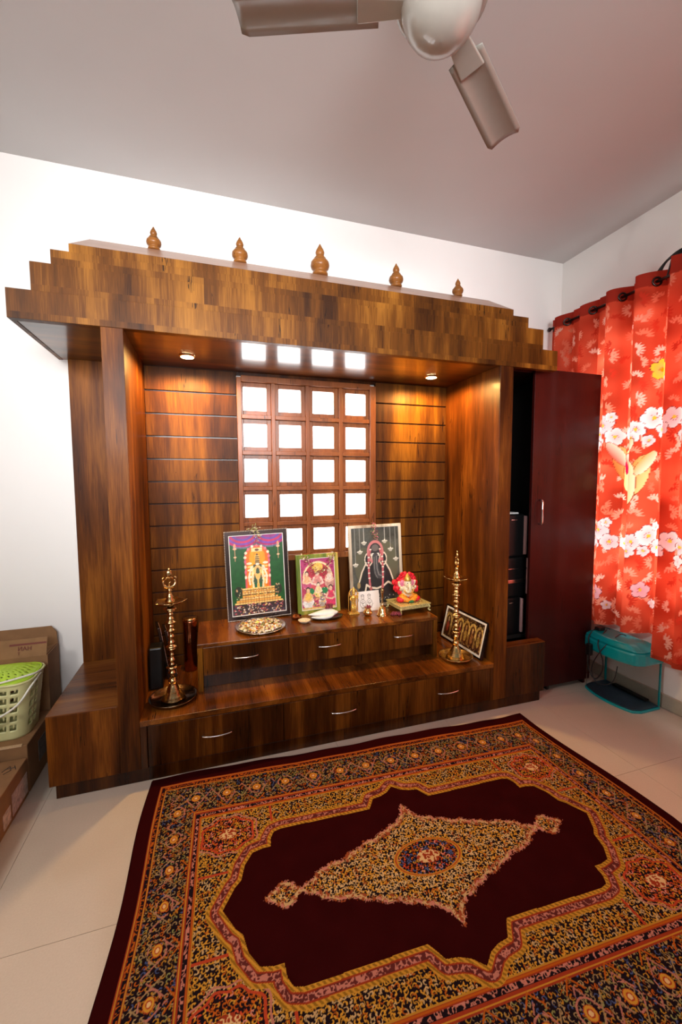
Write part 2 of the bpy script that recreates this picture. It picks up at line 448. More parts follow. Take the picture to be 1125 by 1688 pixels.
# right wall with the curtained window (y -1.75..-.42, z .95..2.12)
RY0, RY1, RZ0, RZ1 = -1.85, -0.30, 0.55, 2.15
wr = MB()
wr.box(0, 0.2, RY1, 0.2, 0, ZC); wr.box(0, 0.2, YF_ROOM, RY0, 0, ZC)
wr.box(0, 0.2, RY0, RY1, 0, RZ0); wr.box(0, 0.2, RY0, RY1, RZ1, ZC)
tag(wr.build('wall_right', M['wall']), kind='structure')
tag(MB().box(XL - 0.1, XL, YF_ROOM, 0.2, 0, ZC).build('wall_left', M['wall']), kind='structure')
tag(MB().box(-0.012, 0, YF_ROOM, 0, 0, 0.078).build('baseboard_right', M['base_tile'], bevel=0.002), kind='structure')
tag(MB().box(XL, -3.04, -0.012, 0, 0, 0.078).build('baseboard_back', M['base_tile'], bevel=0.002), kind='structure')
# window on the right wall
w2 = thing('window_2', None, None, (0.1, -1.07, RZ0), kind='structure')
o2 = w2.location.copy()
fr = MB(o2)
fr.box(0.05, 0.11, RY0, RY0 + 0.05, RZ0, RZ1); fr.box(0.05, 0.11, RY1 - 0.05, RY1, RZ0, RZ1)
fr.box(0.05, 0.11, RY0 + .05, RY1 - .05, RZ0, RZ0 + 0.05); fr.box(0.05, 0.11, RY0 + .05, RY1 - .05, RZ1 - 0.05, RZ1)
fr.box(0.05, 0.11, -1.095, -1.055, RZ0 + .05, RZ1 - .05)
fr.build('window_frame', M['white'], w2, bevel=0.003)
for a, b_ in ((RY0 + .05, -1.095), (-1.055, RY1 - .05)):
    MB(o2).box(0.075, 0.085, a, b_, RZ0 + .05, RZ1 - .05).build('pane', M['pane2'], w2)
# window lattice at the back of the niche
w1 = thing('window_1', None, None, (-1.81, 0.0, WZ0), kind='structure')
o1 = w1.location.copy()
PX = [-2.118, -1.923, -1.727, -1.527]; PZ = [1.711, 1.513, 1.319, 1.120, 0.921]; PS = 0.0635
rail = MB(o1)
xs = [(-2.205, -2.199)] + [((PX[i] + PX[i + 1]) / 2 - 0.011, (PX[i] + PX[i + 1]) / 2 + 0.011) for i in range(3)] + [(-1.432, -1.42)]
zs = [((PZ[i] + PZ[i + 1]) / 2 - 0.011, (PZ[i] + PZ[i + 1]) / 2 + 0.011) for i in range(4)]
rail.box(WX0 - .012, -2.193, -0.034, 0.05, WZ0, WZ1); rail.box(-1.445, WX1 + .012, -0.034, 0.05, WZ0, WZ1)
rail.box(-2.193, -1.445, -0.034, 0.05, 1.798, WZ1 + .01); rail.box(-2.193, -1.445, -0.034, 0.05, WZ0 - .01, 0.838)
rail.build('window_frame', M['lattice'], w1, bevel=0.002)
for a, b_ in xs[1:4]:
    MB(o1).box(a, b_, -0.030, 0.045, 0.838, 1.798).build('upright_bar', M['lattice'], w1, bevel=0.002)
for a, b_ in zs:
    bx = MB(o1)
    e = [-2.193] + [q for p in xs[1:4] for q in p] + [-1.445]
    for k in range(4): bx.box(e[2 * k], e[2 * k + 1], -0.030, 0.045, a, b_)
    bx.build('cross_bar', M['lattice'], w1, bevel=0.002)
ex = [-2.193] + [q for p in xs[1:4] for q in p] + [-1.445]
ez = [0.838]
for a, b_ in zs[::-1]: ez += [a, b_]
ez += [1.798]
for ci in range(4):
    for ri in range(5):
        X0, X1 = ex[2 * ci], ex[2 * ci + 1]; Z0, Z1 = ez[2 * ri], ez[2 * ri + 1]
        cx, cz = PX[ci], PZ[4 - ri]
        c = MB(o1)
        y0, y1 = -0.010, 0.03
        c.box(X0, cx - PS, y0, y1, Z0, Z1); c.box(cx + PS, X1, y0, y1, Z0, Z1)
        c.box(cx - PS, cx + PS, y0, y1, Z0, cz - PS); c.box(cx - PS, cx + PS, y0, y1, cz + PS, Z1)
        cf = c.build('sash', M['lattice'], w1, bevel=0.0015, seg=1)
        MB(o1).box(cx - PS, cx + PS, 0.012, 0.018, cz - PS, cz + PS).build('pane', M['pane'], cf)

# ================================================================== THE PRAYER CABINET
YF, ZS, ZB, ZI = -0.536, 1.850, 0.347, 0.266
cab = thing('prayer_cabinet', 'large brown wood-laminate prayer niche with stepped canopy and low drawers against the back wall', 'cabinet', (-1.80, -0.27, 0))
oc = cab.location.copy()
XA, XB = -3.003, -0.577            # outer ends of the plinth boxes
P0, P1, P2, P3 = -2.75, -2.672, -0.922, -0.841
def cbox(name, mat, *b, bevel=0.0015, parent=None):
    return MB(oc).box(*b).build(name, mat, parent or cab, bevel=bevel)
G = 0.0015
cbox('side_box', M['post'], XA, P0, YF, -0.001, 0.058, ZB - 0.004)
cbox('side_box', M['drawer'], P3, XB, YF, -0.475, 0.058, ZB - 0.004)
cbox('box_top', M['shelf_x'], XA, P0, YF, -0.001, ZB - 0.004, ZB)
cbox('box_top', M['shelf_x'], P3, XB, YF, -0.475, ZB - 0.004, ZB)
cbox('toe_kick', M['dark_wood'], XA + 0.02, P3, YF + 0.008, -0.03, 0, 0.058)
cbox('toe_kick', M['dark_wood'], P3, XB - 0.02, YF + 0.008, -0.475, 0, 0.058)
cbox('side_post', M['post'], P0, P1, YF, -0.001, 0.058, ZS)
cbox('side_post', M['post'], P2, P3, YF, -0.001, 0.058, ZS)
cbox('side_panel', M['post'], XA, P0, -0.022, -0.001, ZB, ZS)
cbox('shelf', M['shelf'], P1, P2, YF, -0.001, ZI - 0.024, ZI)
cbox('drawer_carcass', M['dark_wood'], P1, P2, YF + 0.02, -0.03, 0.058, ZI - 0.024)
# lower drawers
edges = [P1 + 0.028, -2.072, -1.487, P2 - 0.02]
hz = [(-2.43, -2.302), (-1.845, -1.716), (-1.267, -1.139)]
def bow_handle(x0, x1, y, z, parent, off, r=0.0035, d=0.018):
    pts = [(x0, y, z)] + [(x0 + (x1 - x0) * t, y - d * math.sin(PI * t) ** 0.5 if 0 < t < 1 else y, z) for t in [.04, .1, .2, .35, .5, .65, .8, .9, .96]] + [(x1, y, z)]
    return MB(off).tube(pts, r, 8).build('handle', M['steel'], parent, smooth=True)
cbox('drawer_surround', M['drawer'], P1, edges[0] - 0.002, YF + .001, YF + 0.02, 0.058, ZI - 0.024)
cbox('drawer_surround', M['drawer'], edges[3] + .001, P2, YF + .001, YF + 0.02, 0.058, ZI - 0.024)
for k in range(3):
    dr = cbox('drawer', M['drawer'], edges[k] + 0.001, edges[k + 1] - 0.0015, YF + 0.002, YF + 0.02, 0.062, ZI - 0.027)
    bow_handle(hz[k][0], hz[k][1], YF + 0.003, 0.153, dr, oc)
# back boards, each its own plank with a recessed joint
gz = [0.267, 0.325, 0.442, 0.559, 0.676, 0.793, 0.91, 1.027, 1.143, 1.259, 1.376, 1.493, 1.609, 1.725, 1.849]
cbox('backing', M['dark_wood'], P1, WX0 - .012, -0.012, -0.001, ZI, ZS, bevel=0)
cbox('backing', M['dark_wood'], WX1 + .012, P2, -0.012, -0.001, ZI, ZS, bevel=0)
for k in range(len(gz) - 1):
    a, b_ = gz[k] + 0.004, gz[k + 1] - 0.004
    cbox('plank', M['wood'], P1 + 0.001, WX0 - 0.0135, -0.024, -0.012, a, b_, bevel=0.0012)
    cbox('plank', M['wood'], WX1 + 0.0135, P2 - 0.001, -0.024, -0.012, a, b_, bevel=0.0012)
cbox('lower_panel', M['dark_wood'], WX0 - .012, WX1 + .012, -0.022, -0.001, ZI, WZ0 - 0.012)
cbox('head_panel', M['dark_wood'], WX0 - .012, WX1 + .012, -0.022, -0.001, WZ1 + .011, ZS)
# canopy: four stepped boards, soffit, sloping roof
steps = [(-3.045, -0.560, ZS - 0.002, 1.952, 0.0), (-2.968, -0.655, 1.952, 2.055, 0.004), (-2.902, -0.752, 2.055, 2.108, 0.007), (-2.843, -0.846, 2.108, 2.139, 0.010)]
for k, (a, b_, z0, z1, yo) in enumerate(steps):
    cbox('canopy_board', M['canopy'], a, b_, YF - 0.004 + yo, YF + 0.03, z0, z1, bevel=0.001)
    # side returns back to the wall
    cbox('canopy_side', M['canopy'], a, a + 0.018, YF + 0.03, -0.001, z0, z1, bevel=0.001)
    cbox('canopy_side', M['canopy'], b_ - 0.018, b_, YF + 0.03, -0.001, max(z0, 1.876), z1, bevel=0.001)
cbox('soffit', M['soffit'], -3.045 + 0.018, P3, YF + 0.03, -0.001, ZS, ZS + 0.018, bevel=0)
YR, ZR = -0.25, 2.305
za = 2.139
mbr = MB(oc)
ax0, ax1, rx0, rx1 = -2.843, -0.846, -2.845 + 0.02, -0.765
rx0, rx1 = -2.835, -0.79
mbr.hexa([(ax0, YF + .008, za), (ax1, YF + .008, za), (rx1, -0.002, za), (rx0, -0.002, za), (rx0, YR, ZR), (rx1, YR, ZR), (rx1, -0.002, ZR), (rx0, -0.002, ZR)])
mbr.build('roof', M['roof'], cab, bevel=0.001)
fprof = [(0.026, 0.0), (0.030, 0.004), (0.030, 0.012), (0.024, 0.018), (0.027, 0.024), (0.034, 0.034), (0.037, 0.046), (0.035, 0.060), (0.028, 0.070), (0.021, 0.074), (0.023, 0.079), (0.018, 0.086), (0.013, 0.089), (0.016, 0.096), (0.0175, 0.105), (0.014, 0.118), (0.008, 0.130), (0.003, 0.141), (0.0008, 0.146)]
for x, s in ((-2.580, 0.72), (-2.200, 0.85), (-1.802, 1.08), (-1.376, 0.87), (-0.990, 0.70)):
    MB(oc).lathe([(r * s * 1.22, z * s) for r, z in fprof], (x, YR + 0.012, ZR - 0.002), 22).build('finial', M['finial'], cab, smooth=True)

# upper chest of drawers standing on the shelf
ch = thing('drawer_chest', 'low three-drawer brown wood chest standing on the shelf of the prayer niche', 'drawers', (-1.80, -0.19, ZI))
oh = ch.location.copy()
ZT = 0.497; TX0, TX1, TY = -2.445, -1.168, -0.362
def hbox(name, mat, *b, bevel=0.0012): return MB(oh).box(*b).build(name, mat, ch, bevel=bevel)
hbox('top_board', M['shelf'], TX0, TX1, TY, -0.026, ZT - 0.018, ZT)
hbox('side_board', M['wood'], TX0, TX0 + 0.024, TY + .002, -0.026, ZI, ZT - 0.018)
hbox('side_board', M['wood'], TX1 - 0.024, TX1, TY + .002, -0.026, ZI, ZT - 0.018)
hbox('back_board', M['dark_wood'], TX0 + .024, TX1 - .024, -0.04, -0.026, ZI, ZT - 0.018)
hbox('recessed_plinth', M['dark_wood'], TX0 + .024, TX1 - .024, TY + 0.045, -0.04, ZI, 0.338)
hh = [(-2.282, -2.161), (-1.860, -1.736), (-1.435, -1.317)]
de = [TX0 + 0.025, TX0 + 0.025 + 0.409, TX0 + 0.025 + 0.818, TX1 - 0.025]
for k in range(3):
    dr = hbox('drawer', M['drawer'], de[k] + 0.001, de[k + 1] - 0.0015, TY + 0.006, TY + 0.024, 0.340, ZT - 0.021)
    bow_handle(hh[k][0], hh[k][1], TY + 0.007, 0.411, dr, oh)

# downlights in the soffit
for k, (dx_, dy_) in enumerate(DL):
    t = thing('downlight', ('warm recessed round downlight in the soffit, left of the window reflection', 'warm recessed round downlight in the soffit, right of the window reflection')[k], 'lamp', (dx_, dy_, ZS - 0.006))
    MB().lathe([(0.031, 0.0), (0.036, 0.002), (0.036, 0.006), (0.030, 0.006), (0.030, 0.001)], (0, 0, 0), 24).build('trim_ring', M['brass'], t, smooth=False)
    MB().lathe([(0.0295, -0.001), (0.0295, 0.004)], (0, 0, 0), 24).build('lens', M['lamp_face'], t)

# ================================================================== WARDROBE beside the niche
wd = thing('wardrobe', 'dark red laminate wardrobe in the corner with its left bay open', 'wardrobe', (-0.42, -0.2, 0))
ow = wd.location.copy()
WYF, WZT = -0.47, 1.873
def wbox(name, mat, *b, bevel=0.0015, parent=None): return MB(ow).box(*b).build(name, mat, parent or wd, bevel=bevel)
wbox('side_board', M['red_wood'], -0.190, -0.172, -0.45, -0.002, 0.0, WZT - .018)
wbox('top_board', M['red_wood'], -0.838, -0.172, -0.45, -0.002, WZT - 0.018, WZT)
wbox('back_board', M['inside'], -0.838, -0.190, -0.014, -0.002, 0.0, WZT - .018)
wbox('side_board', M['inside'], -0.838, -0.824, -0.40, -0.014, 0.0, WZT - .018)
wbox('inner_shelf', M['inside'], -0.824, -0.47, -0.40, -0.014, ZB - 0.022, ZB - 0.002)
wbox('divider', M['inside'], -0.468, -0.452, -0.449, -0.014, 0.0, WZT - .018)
dd = wbox('door', M['red_wood'], -0.640, -0.160, -0.470, -0.452, 0.036, WZT)
hp = [(-0.583, -0.470 - a, z) for a, z in ((0, 1.010), (0.017, 1.010), (0.022, 1.019), (0.022, 1.136), (0.017, 1.145), (0, 1.145))]
MB(ow).tube(hp, 0.0055, 10).build('handle', M['chrome'], dd, smooth=True)

# three dark cases stacked in the open bay
def case(label, x0, x1, y0, y1, z0, z1, trim, mid=None):
    t = thing('hard_case', label, 'case', ((x0 + x1) / 2, (y0 + y1) / 2, z0), 'dark cases stacked in the wardrobe')
    of = t.location.copy()
    MB(of).box(x0, x1 - 0.012, y0, y1, z0, z1).build('shell', M['black'], t, bevel=0.012, seg=3)
    MB(of).box(x1 - 0.0118, x1 + .004, y0 - 0.004, y0 + 0.03, z0 + 0.012, z1 - 0.012).build('edge_trim', M['pink'], t, bevel=0.003)
    if mid:
        MB(of).box(x0 + .004, x1 - .014, y0 - 0.002, y0 - 0.0001, mid - 0.002, mid + 0.002).build('seam', M['steel'], t)
        MB(of).box(x0 + .08, x1 - .03, y0 - 0.010, y0 - .0001, mid - 0.085, mid - 0.062).build('latch', M['steel'], t, bevel=0.003)
    else:
        MB(of).box(x0 + .11, x1 - .07, y0 - 0.003, y0 - .0001, z1 - 0.035, z1 - 0.030).build('latch', M['steel'], t)
case('black hard case with a single pink-edged side, lowest of the wardrobe stack', -0.822, -0.616, -0.395, -0.10, ZB - 0.002, 0.572, 1)
case('black case with silver seam and latch, between two cases in the wardrobe', -0.822, -0.577, -0.395, -0.10, 0.573, 0.810, 1, 0.742)
case('tall black case topmost of the wardrobe stack, pink-edged', -0.822, -0.603, -0.395, -0.10, 0.811, 1.062, 1)
MB().box(-0.80, -0.64, -0.37, -0.14, 1.0625, 1.070).build('paper_sheet', M['paper_w'])
tag(bpy.data.objects['paper_sheet'], 'thin pale papers lying on the topmost black case in the wardrobe', 'paper')

# ================================================================== CARPET
def carpet():
    W_, H_ = 1200, 800
    HS, HT = 0.957, 0.635
    S, Tt = np.meshgrid(np.linspace(-HS, HS, W_), np.linspace(-HT, HT, H_))
    aS, aT = abs(S), abs(Tt)
    def vor(seed, cell, jitter=1.0):     # worm-like arabesque field
        h, w_ = S.shape
        n1 = snoise(h, w_, 2 * HT / cell, 2 * HS / cell, seed); n2 = snoise(h, w_, 2 * HT / (cell * .55), 2 * HS / (cell * .55), seed + 1)
        return n1 * 0.65 + n2 * 0.35
    maroon = np.array((0.027, 0.0026, 0.0028)); black = np.array((0.012, 0.007, 0.010))
    yel = np.array((0.50, 0.25, 0.030)); orange = np.array((0.38, 0.085, 0.010)); rust = np.array((0.27, 0.035, 0.014))
    cream = np.array((0.62, 0.42, 0.20)); navy = np.array((0.018, 0.026, 0.065)); pink = np.array((0.58, 0.22, 0.17)); olive = np.array((0.10, 0.10, 0.035))
    A = np.zeros(S.shape + (3,)); A[:] = maroon
    def put(m, c):
        nonlocal A
        A = np.where(m[..., None], c, A)
    dx = HS - aS; dy = HT - aT
    d = np.minimum(dx * 1.25, dy)
    n = vor(11, 0.0105); n2 = vor(31, 0.0125); n3 = vor(51, 0.009); nb = vor(71, 0.05)
    def worms(nn, c0=0.5, w_=0.07): return abs(nn - c0) < w_
    def curls(m, cell, r, w_, cols, seed, prob=1.0):
        """small comma-shaped scrolls, one per jittered cell"""
        gx = S / cell + 57.3 + seed * .37; gy = Tt / cell + 91.7 + seed * .61
        ix = np.floor(gx).astype(int); iy = np.floor(gy).astype(int)
        rs = np.random.RandomState(seed); tab = rs.rand(211, 223, 4)
        R_ = tab[ix % 211, iy % 223]
        cx = (gx - ix - 0.5 - (R_[..., 0] - .5) * .25) * cell; cy = (gy - iy - 0.5 - (R_[..., 1] - .5) * .25) * cell
        a0 = R_[..., 2] * 2 * PI
        th = np.mod(np.arctan2(cy, cx) - a0, 2 * PI); rr = np.hypot(cx, cy)
        rad_ = r * (0.45 + 0.75 * th / 4.4)
        on = (abs(rr - rad_) < w_ * (1.25 - 0.2 * th)) & (th < 4.4) & m
        k = (R_[..., 3] * len(cols) * .9999).astype(int)
        keep = np.mod(R_[..., 3] * 17.0, 1.0) < prob
        for q, c in enumerate(cols): put(on & (k == q) & keep, c)
    # outer border
    b1 = (d > 0.058)
    put(b1, rust)
    put((d > 0.062) & (d < 0.066), yel * 0.8); put((d > 0.070) & (d < 0.084), black)
    put((d > 0.071) & (d < 0.083) & worms(n3, .5, .08), orange); put((d > 0.086) & (d < 0.090), yel * 0.85)
    fb = (d > 0.092) & (d < 0.232)
    put(fb, black)
    curls(fb, .0155, .0060, .0017, [yel * .8, cream * .55, orange * 1.1, olive * 2.2, cream * .45, navy * 3], 3); curls(fb, .0125, .0046, .0014, [orange * .9, yel * .7, cream * .5], 4, .55)
    
    per = 0.118
    ph = np.where(dx * 1.25 < dy, Tt, S)
    q = np.mod(ph, per) / per - 0.5
    dc = (d - 0.162)
    rad = np.hypot(q * per, dc)
    put(fb & (abs(rad - 0.030) < 0.0022) & (n > .42), pink * .7); put(fb & (rad < 0.017), rust * 1.2); put(fb & (abs(rad - 0.012) < 0.003), yel); put(fb & (rad < 0.006), cream)
    zz = abs(dc - 0.052 * (1 - 2 * abs(q) * 1.7)) < 0.0035
    put(fb & zz & (n2 > .4), pink * .6); zz2 = abs(dc + 0.05 * (1 - 2 * abs(q) * 1.7)) < 0.003
    put(fb & zz2 & (n2 > .4), cream * .45)
    g = (d > 0.232) & (d < 0.275)
    put(g, rust); put((d > 0.236) & (d < 0.240), yel * .9); put((d > 0.247) & (d < 0.262), black); put((d > 0.248) & (d < 0.261) & worms(n3, .5, .09), pink * .8)
    put((d > 0.264) & (d < 0.269), orange); put((d > 0.271) & (d < 0.275), yel * .8)
    # zigzag brackets breaking the guard
    zg = abs(q) * 0.118 * 1.0
    put((d > 0.205) & (d < 0.242) & (abs((d - 0.205) - (0.03 - zg * 1.1)) < 0.003), orange)
    # spandrels
    sp = d >= 0.275
    put(sp, black)
    curls(sp, .0135, .0056, .0021, [yel * 1.1, yel * 1.1, yel * .9, cream * .8], 5); curls(sp, .0160, .0060, .0018, [yel * 1.0, cream * .7, orange], 6, .8)
    
    cr = np.hypot((aS - 0.645) / 1.0, (aT - 0.268) / 0.78)
    cr = cr * (1 + 0.06 * np.cos(8 * np.arctan2(aT - .268, aS - .645)))
    put(sp & (cr < 0.092), black); put(sp & (abs(cr - 0.090) < 0.004), rust * 1.5)
    curls(sp & (cr < 0.086), .0135, .0056, .0021, [orange * 1.2, orange * 1.2, yel * 1.1, rust * 2], 7); curls(sp & (cr < 0.086), .016, .006, .0018, [orange, yel, pink], 8, .8); put(sp & (cr < 0.030), rust); put(sp & (cr < 0.030) & worms(n3, .5, .12), cream)
    put(sp & (abs(cr - 0.104) < 0.003), pink * .7)
    put(sp & (abs(aS - 0.49) < 0.004) & (aT > 0.25), rust * 1.4); put(sp & (abs(aT - 0.12) < 0.004) & (aS > 0.6), rust * 1.4)
    # field outline (first quadrant polygon)
    poly = [(0, .325), (.03, .300), (.06, .288), (.095, .283), (.112, .255), (.125, .238), (.46, .242), (.487, .235), (.500, .212), (.503, .178), (.53, .178), (.565, .170), (.592, .13), (.605, .08), (.625, .06), (.66, 0.0), (.66, -1), (0, -1)]
    P = np.array(poly)
    dist = np.full(S.shape, 9.0); ins = np.zeros(S.shape, bool)
    for i in range(len(P)):
        x0, y0 = P[i]; x1, y1 = P[(i + 1) % len(P)]
        ins ^= ((y0 > aT) != (y1 > aT)) & (aS < (x1 - x0) * (aT - y0) / ((y1 - y0) or 1e-9) + x0)
        if i < len(P) - 3 + 0:
            ddx, ddy = x1 - x0, y1 - y0
            t = np.clip(((aS - x0) * ddx + (aT - y0) * ddy) / (ddx * ddx + ddy * ddy), 0, 1)
            dist = np.minimum(dist, np.hypot(aS - x0 - t * ddx, aT - y0 - t * ddy))
    sd = np.where(ins, -dist, dist)
    rope = (np.sin((S * 1.0 + Tt * 0.8) * 420) > 0)
    band = (sd > 0) & (sd < 0.047)
    put(band, rust); put((sd > 0.0) & (sd < 0.011), yel); put((sd > 0.001) & (sd < 0.010) & rope, yel * .45)
    put((sd > 0.015) & (sd < 0.032), black * 1.5 + rust * .3); put((sd > 0.016) & (sd < 0.031) & worms(n3, .5, .10), pink * .75)
    put((sd > 0.036) & (sd < 0.047), yel * .95); put((sd > 0.037) & (sd < 0.046) & rope, yel * .45)
    fld = sd <= 0
    mar = maroon * (0.85 + 0.3 * nb[..., None])
    put(fld, mar)
    # medallion
    mp_ = [(0, .222), (.010, .205), (.018, .182), (.05, .150), (.075, .148), (.095, .132), (.125, .125), (.15, .108), (.185, .106), (.215, .088), (.25, .080), (.28, .062), (.315, .062), (.345, .050), (.37, .042), (.385, .022), (.405, .016), (.425, .006), (.436, .008), (.450, .026), (.470, .038), (.488, .036), (.505, .020), (.538, 0.0), (.538, -1), (0, -1)]
    P = np.array(mp_); ins = np.zeros(S.shape, bool); dist = np.full(S.shape, 9.0)
    jit = (n3 - 0.5) * 0.034
    a1, a2 = aS, aT + jit
    for i in range(len(P)):
        x0, y0 = P[i]; x1, y1 = P[(i + 1) % len(P)]
        ins ^= ((y0 > a2) != (y1 > a2)) & (a1 < (x1 - x0) * (a2 - y0) / ((y1 - y0) or 1e-9) + x0)
        if i < len(P) - 3:
            ddx, ddy = x1 - x0, y1 - y0
            t = np.clip(((a1 - x0) * ddx + (a2 - y0) * ddy) / (ddx * ddx + ddy * ddy), 0, 1)
            dist = np.minimum(dist, np.hypot(a1 - x0 - t * ddx, a2 - y0 - t * ddy))
    md = np.where(ins, -dist, dist)
    fr_ = (md > 0) & (md < 0.010) & (n3 > .55); put(fr_ & fld, pink * .8)
    mm = md <= 0
    put(mm, black); put(mm & (md > -0.012), rust * .9 + olive * .3); put(mm & (md > -0.011) & worms(n3, .5, .10), cream * .8)
    core = md < -0.014
    curls(core, .0125, .0053, .0021, [yel * 1.2, cream * 1.0, cream * .9, yel * 1.1], 9); curls(core, .0150, .0058, .0018, [cream, yel * 1.2, cream * .8, orange], 10, .85)
    ov = np.hypot(S / 0.118, Tt / 0.066)
    put(ov < 1.0, black); curls(ov < 1.0, .0125, .0052, .0020, [orange * 1.1, rust * 1.8, yel, navy * 4], 12); curls(ov < .9, .015, .0058, .0018, [pink, orange, navy * 3], 13, .7)
    put((abs(ov - 0.96) < 0.065), yel * .9); put((abs(ov - 0.96) < 0.02), rust * 1.3)
    put((ov < 0.34), rust); put((ov < 0.34) & worms(n3, .5, .12), cream)
    # map to the floor
    cx, cy, a = -1.707, -1.213, -0.042
    sh = np.clip((S - 0.55) / 0.4, 0, 1) * np.clip((Tt + 0.1) / 0.73, 0, 1) * 0.085
    S2 = S - sh
    wav = 0.006 * np.sin(Tt * 9 + 1.0) * (aS > 0.8) * (aS - 0.8) / 0.15
    S2 = S2 + wav
    T2 = Tt + 0.005 * np.sin(S * 7) * np.clip((aT - 0.5) / 0.13, 0, 1)
    X = cx + S2 * math.cos(a) - T2 * math.sin(a); Y = cy + S2 * math.sin(a) + T2 * math.cos(a)
    edge = np.minimum(np.minimum(dx, dy) / 0.006, 1)
    Z = 0.0006 + 0.0079 * edge + 0.0008 * (A.sum(2) > 0.25)
    # gentle swell of the pile along the free edges
    Z = Z + 0.004 * np.sin(S * 11 + .7) ** 2 * np.clip((aT - 0.52) / 0.11, 0, 1) * edge
    me = grid_mesh('carpet', np.stack([X, Y, Z], 2), A)
    o = link_mesh('carpet', me, M['carpet'], None, True)
    tag(o, 'dark maroon woven carpet with golden floral medallion and border on the tiled floor', 'carpet')
carpet()

# ================================================================== CURTAINS
def curtain_colour(L_, Z_, seed):
    """colour of the cloth, L_ metres along the cloth and Z_ height"""
    rs = random.Random(seed)
    h, w_ = L_.shape
    A = np.zeros((h, w_, 3)); A[:] = (0.82, 0.075, 0.030)
    n = snoise(h, w_, max(4, (Z_.max() - Z_.min()) / 0.09), max(3, (L_.max() - L_.min()) / 0.09), seed + 3)
    A = A * (0.50 + 0.72 * n[..., None]); A[..., 1] += 0.09 * n ** 2; A[..., 2] += 0.05 * n ** 2
    def put(m, c):
        A[m] = c
    def flower(cx, cz, r, petal, centre, outline=True, np_=5, rot=0.0):
        dx_, dz_ = L_ - cx, Z_ - cz
        rr = np.hypot(dx_, dz_)
        sel = rr < r * 1.25
        if not sel.any(): return
        th = np.arctan2(dz_, dx_) + rot
        shape = r * (0.72 + 0.30 * np.abs(np.cos(np_ * th / 2)) ** 0.7)
        if outline: put(rr < shape * 1.06, (0.16, 0.02, 0.03))
        m = rr < shape
        sh = (rr / r)[..., None]
        c = np.array(petal) * (0.55 + 0.45 * sh) + np.array((0.75, 0.25, 0.4)) * (0.30 * (1 - sh))
        A[m] = c[m]
        put((rr < r * .34) & (np.mod(th * 9, 2 * PI) < 1.0) & (rr > r * .2), (0.35, 0.05, 0.02))
        put(rr < r * 0.18, centre)
    def spray(cx, cz, r, rot, c):
        i0, i1 = np.searchsorted(L_[0], (cx - r * 1.2, cx + r * 1.2))
        if i1 - i0 < 2: return
        j0, j1 = np.searchsorted(Z_[:, (i0 + i1) // 2], (cz - r * 1.2 - .02, cz + r * 1.2 + .02))
        Ls, Zs_, As = L_[j0:j1, i0:i1], Z_[j0:j1, i0:i1], A[j0:j1, i0:i1]
        for k in range(7):
            a = rot + (k - 3) * 0.42
            x0, z0 = cx + r * .25 * math.cos(a), cz + r * .25 * math.sin(a); x1, z1 = cx + r * math.cos(a), cz + r * math.sin(a)
            ddx, ddz = x1 - x0, z1 - z0; L2 = ddx * ddx + ddz * ddz
            t = np.clip(((Ls - x0) * ddx + (Zs_ - z0) * ddz) / L2, 0, 1)
            As[np.hypot(Ls - x0 - t * ddx, Zs_ - z0 - t * ddz) < r * 0.11 * np.sin(PI * (0.1 + 0.85 * t))] = c
    L0, L1 = L_.min(), L_.max()
    # pale leaf sprays all over, repeating
    k = 0
    z = Z_.min() + 0.04
    while z < Z_.max() - 0.10:
        l = L0 - 0.02 + (0.07 if k % 2 else 0.0)
        while l < L1 + 0.05:
            spray(l + rs.uniform(-.015, .015), z + rs.uniform(-.02, .02), rs.uniform(.030, .048), rs.choice([0.2, 1.2, 2.4, 3.2, -0.6]), rs.choice([(0.86, 0.20, 0.11), (0.88, 0.28, 0.17), (0.90, 0.36, 0.24), (0.62, 0.045, 0.02), (0.93, 0.56, 0.44)]))
            l += 0.088
        z += 0.068; k += 1
    # big tulip-like orange and cream blooms
    def bloom(cx, cz, s):
        for (ax_, az_, rx, rz, rot, c0, c1) in ((-.035, .0, .035, .085, 0.30, (1.0, .62, .22), (.85, .22, .05)), (.040, .0, .036, .09, -0.28, (1.0, .70, .30), (.9, .30, .06)), (0, -.03, .034, .095, 0.0, (1.0, .84, .55), (.95, .50, .14)), (-.06, .045, .022, .065, 0.6, (1.0, .9, .7), (.8, .12, .08)), (0.065, .055, .022, .06, -0.6, (1.0, .88, .66), (.9, .4, .1))):
            dx_, dz_ = L_ - cx - ax_ * s, Z_ - cz - az_ * s
            ca, sa = math.cos(rot), math.sin(rot)
            u, v = dx_ * ca + dz_ * sa, -dx_ * sa + dz_ * ca
            q = (u / (rx * s)) ** 2 + (v / (rz * s)) ** 2
            put(q < 1.12, (0.30, 0.06, 0.02)); m = q < 1
            f = np.clip(0.5 + u / (rx * s) / 2, 0, 1)[..., None]
            c = np.array(c0) * f + np.array(c1) * (1 - f)
            A[m] = c[m]
        put(((L_ - cx + .01 * s) / (.012 * s)) ** 2 + ((Z_ - cz) / (.05 * s)) ** 2 < 1, (0.55, 0.01, 0.06))
    pet = (0.93, 0.76, 0.76); pw = (0.95, 0.88, 0.86)
    for zc, blist in ((1.57, 0), (0.95, 1)):
        l = L0 + 0.05
        while l < L1:
            for (a, b_, r) in ((0.0, 0.0, .052), (.075, -.035, .046), (.15, .01, .058), (.055, -.095, .036), (.21, -.055, .048), (-.06, -.05, .036), (.13, -.09, .030), (.19, .06, .028)):
                flower(l + a, zc + b_ + rs.uniform(-.012, .012), r, pet if rs.random() < .6 else pw, (0.95, 0.55, 0.05), rot=rs.uniform(0, 3))
            l += 0.36
        l = L0 + 0.22 + 0.1 * blist
        while l < L1 + .1:
            bloom(l + .02, zc - 0.22 if not blist else zc + 0.33, 1.25); l += 0.47
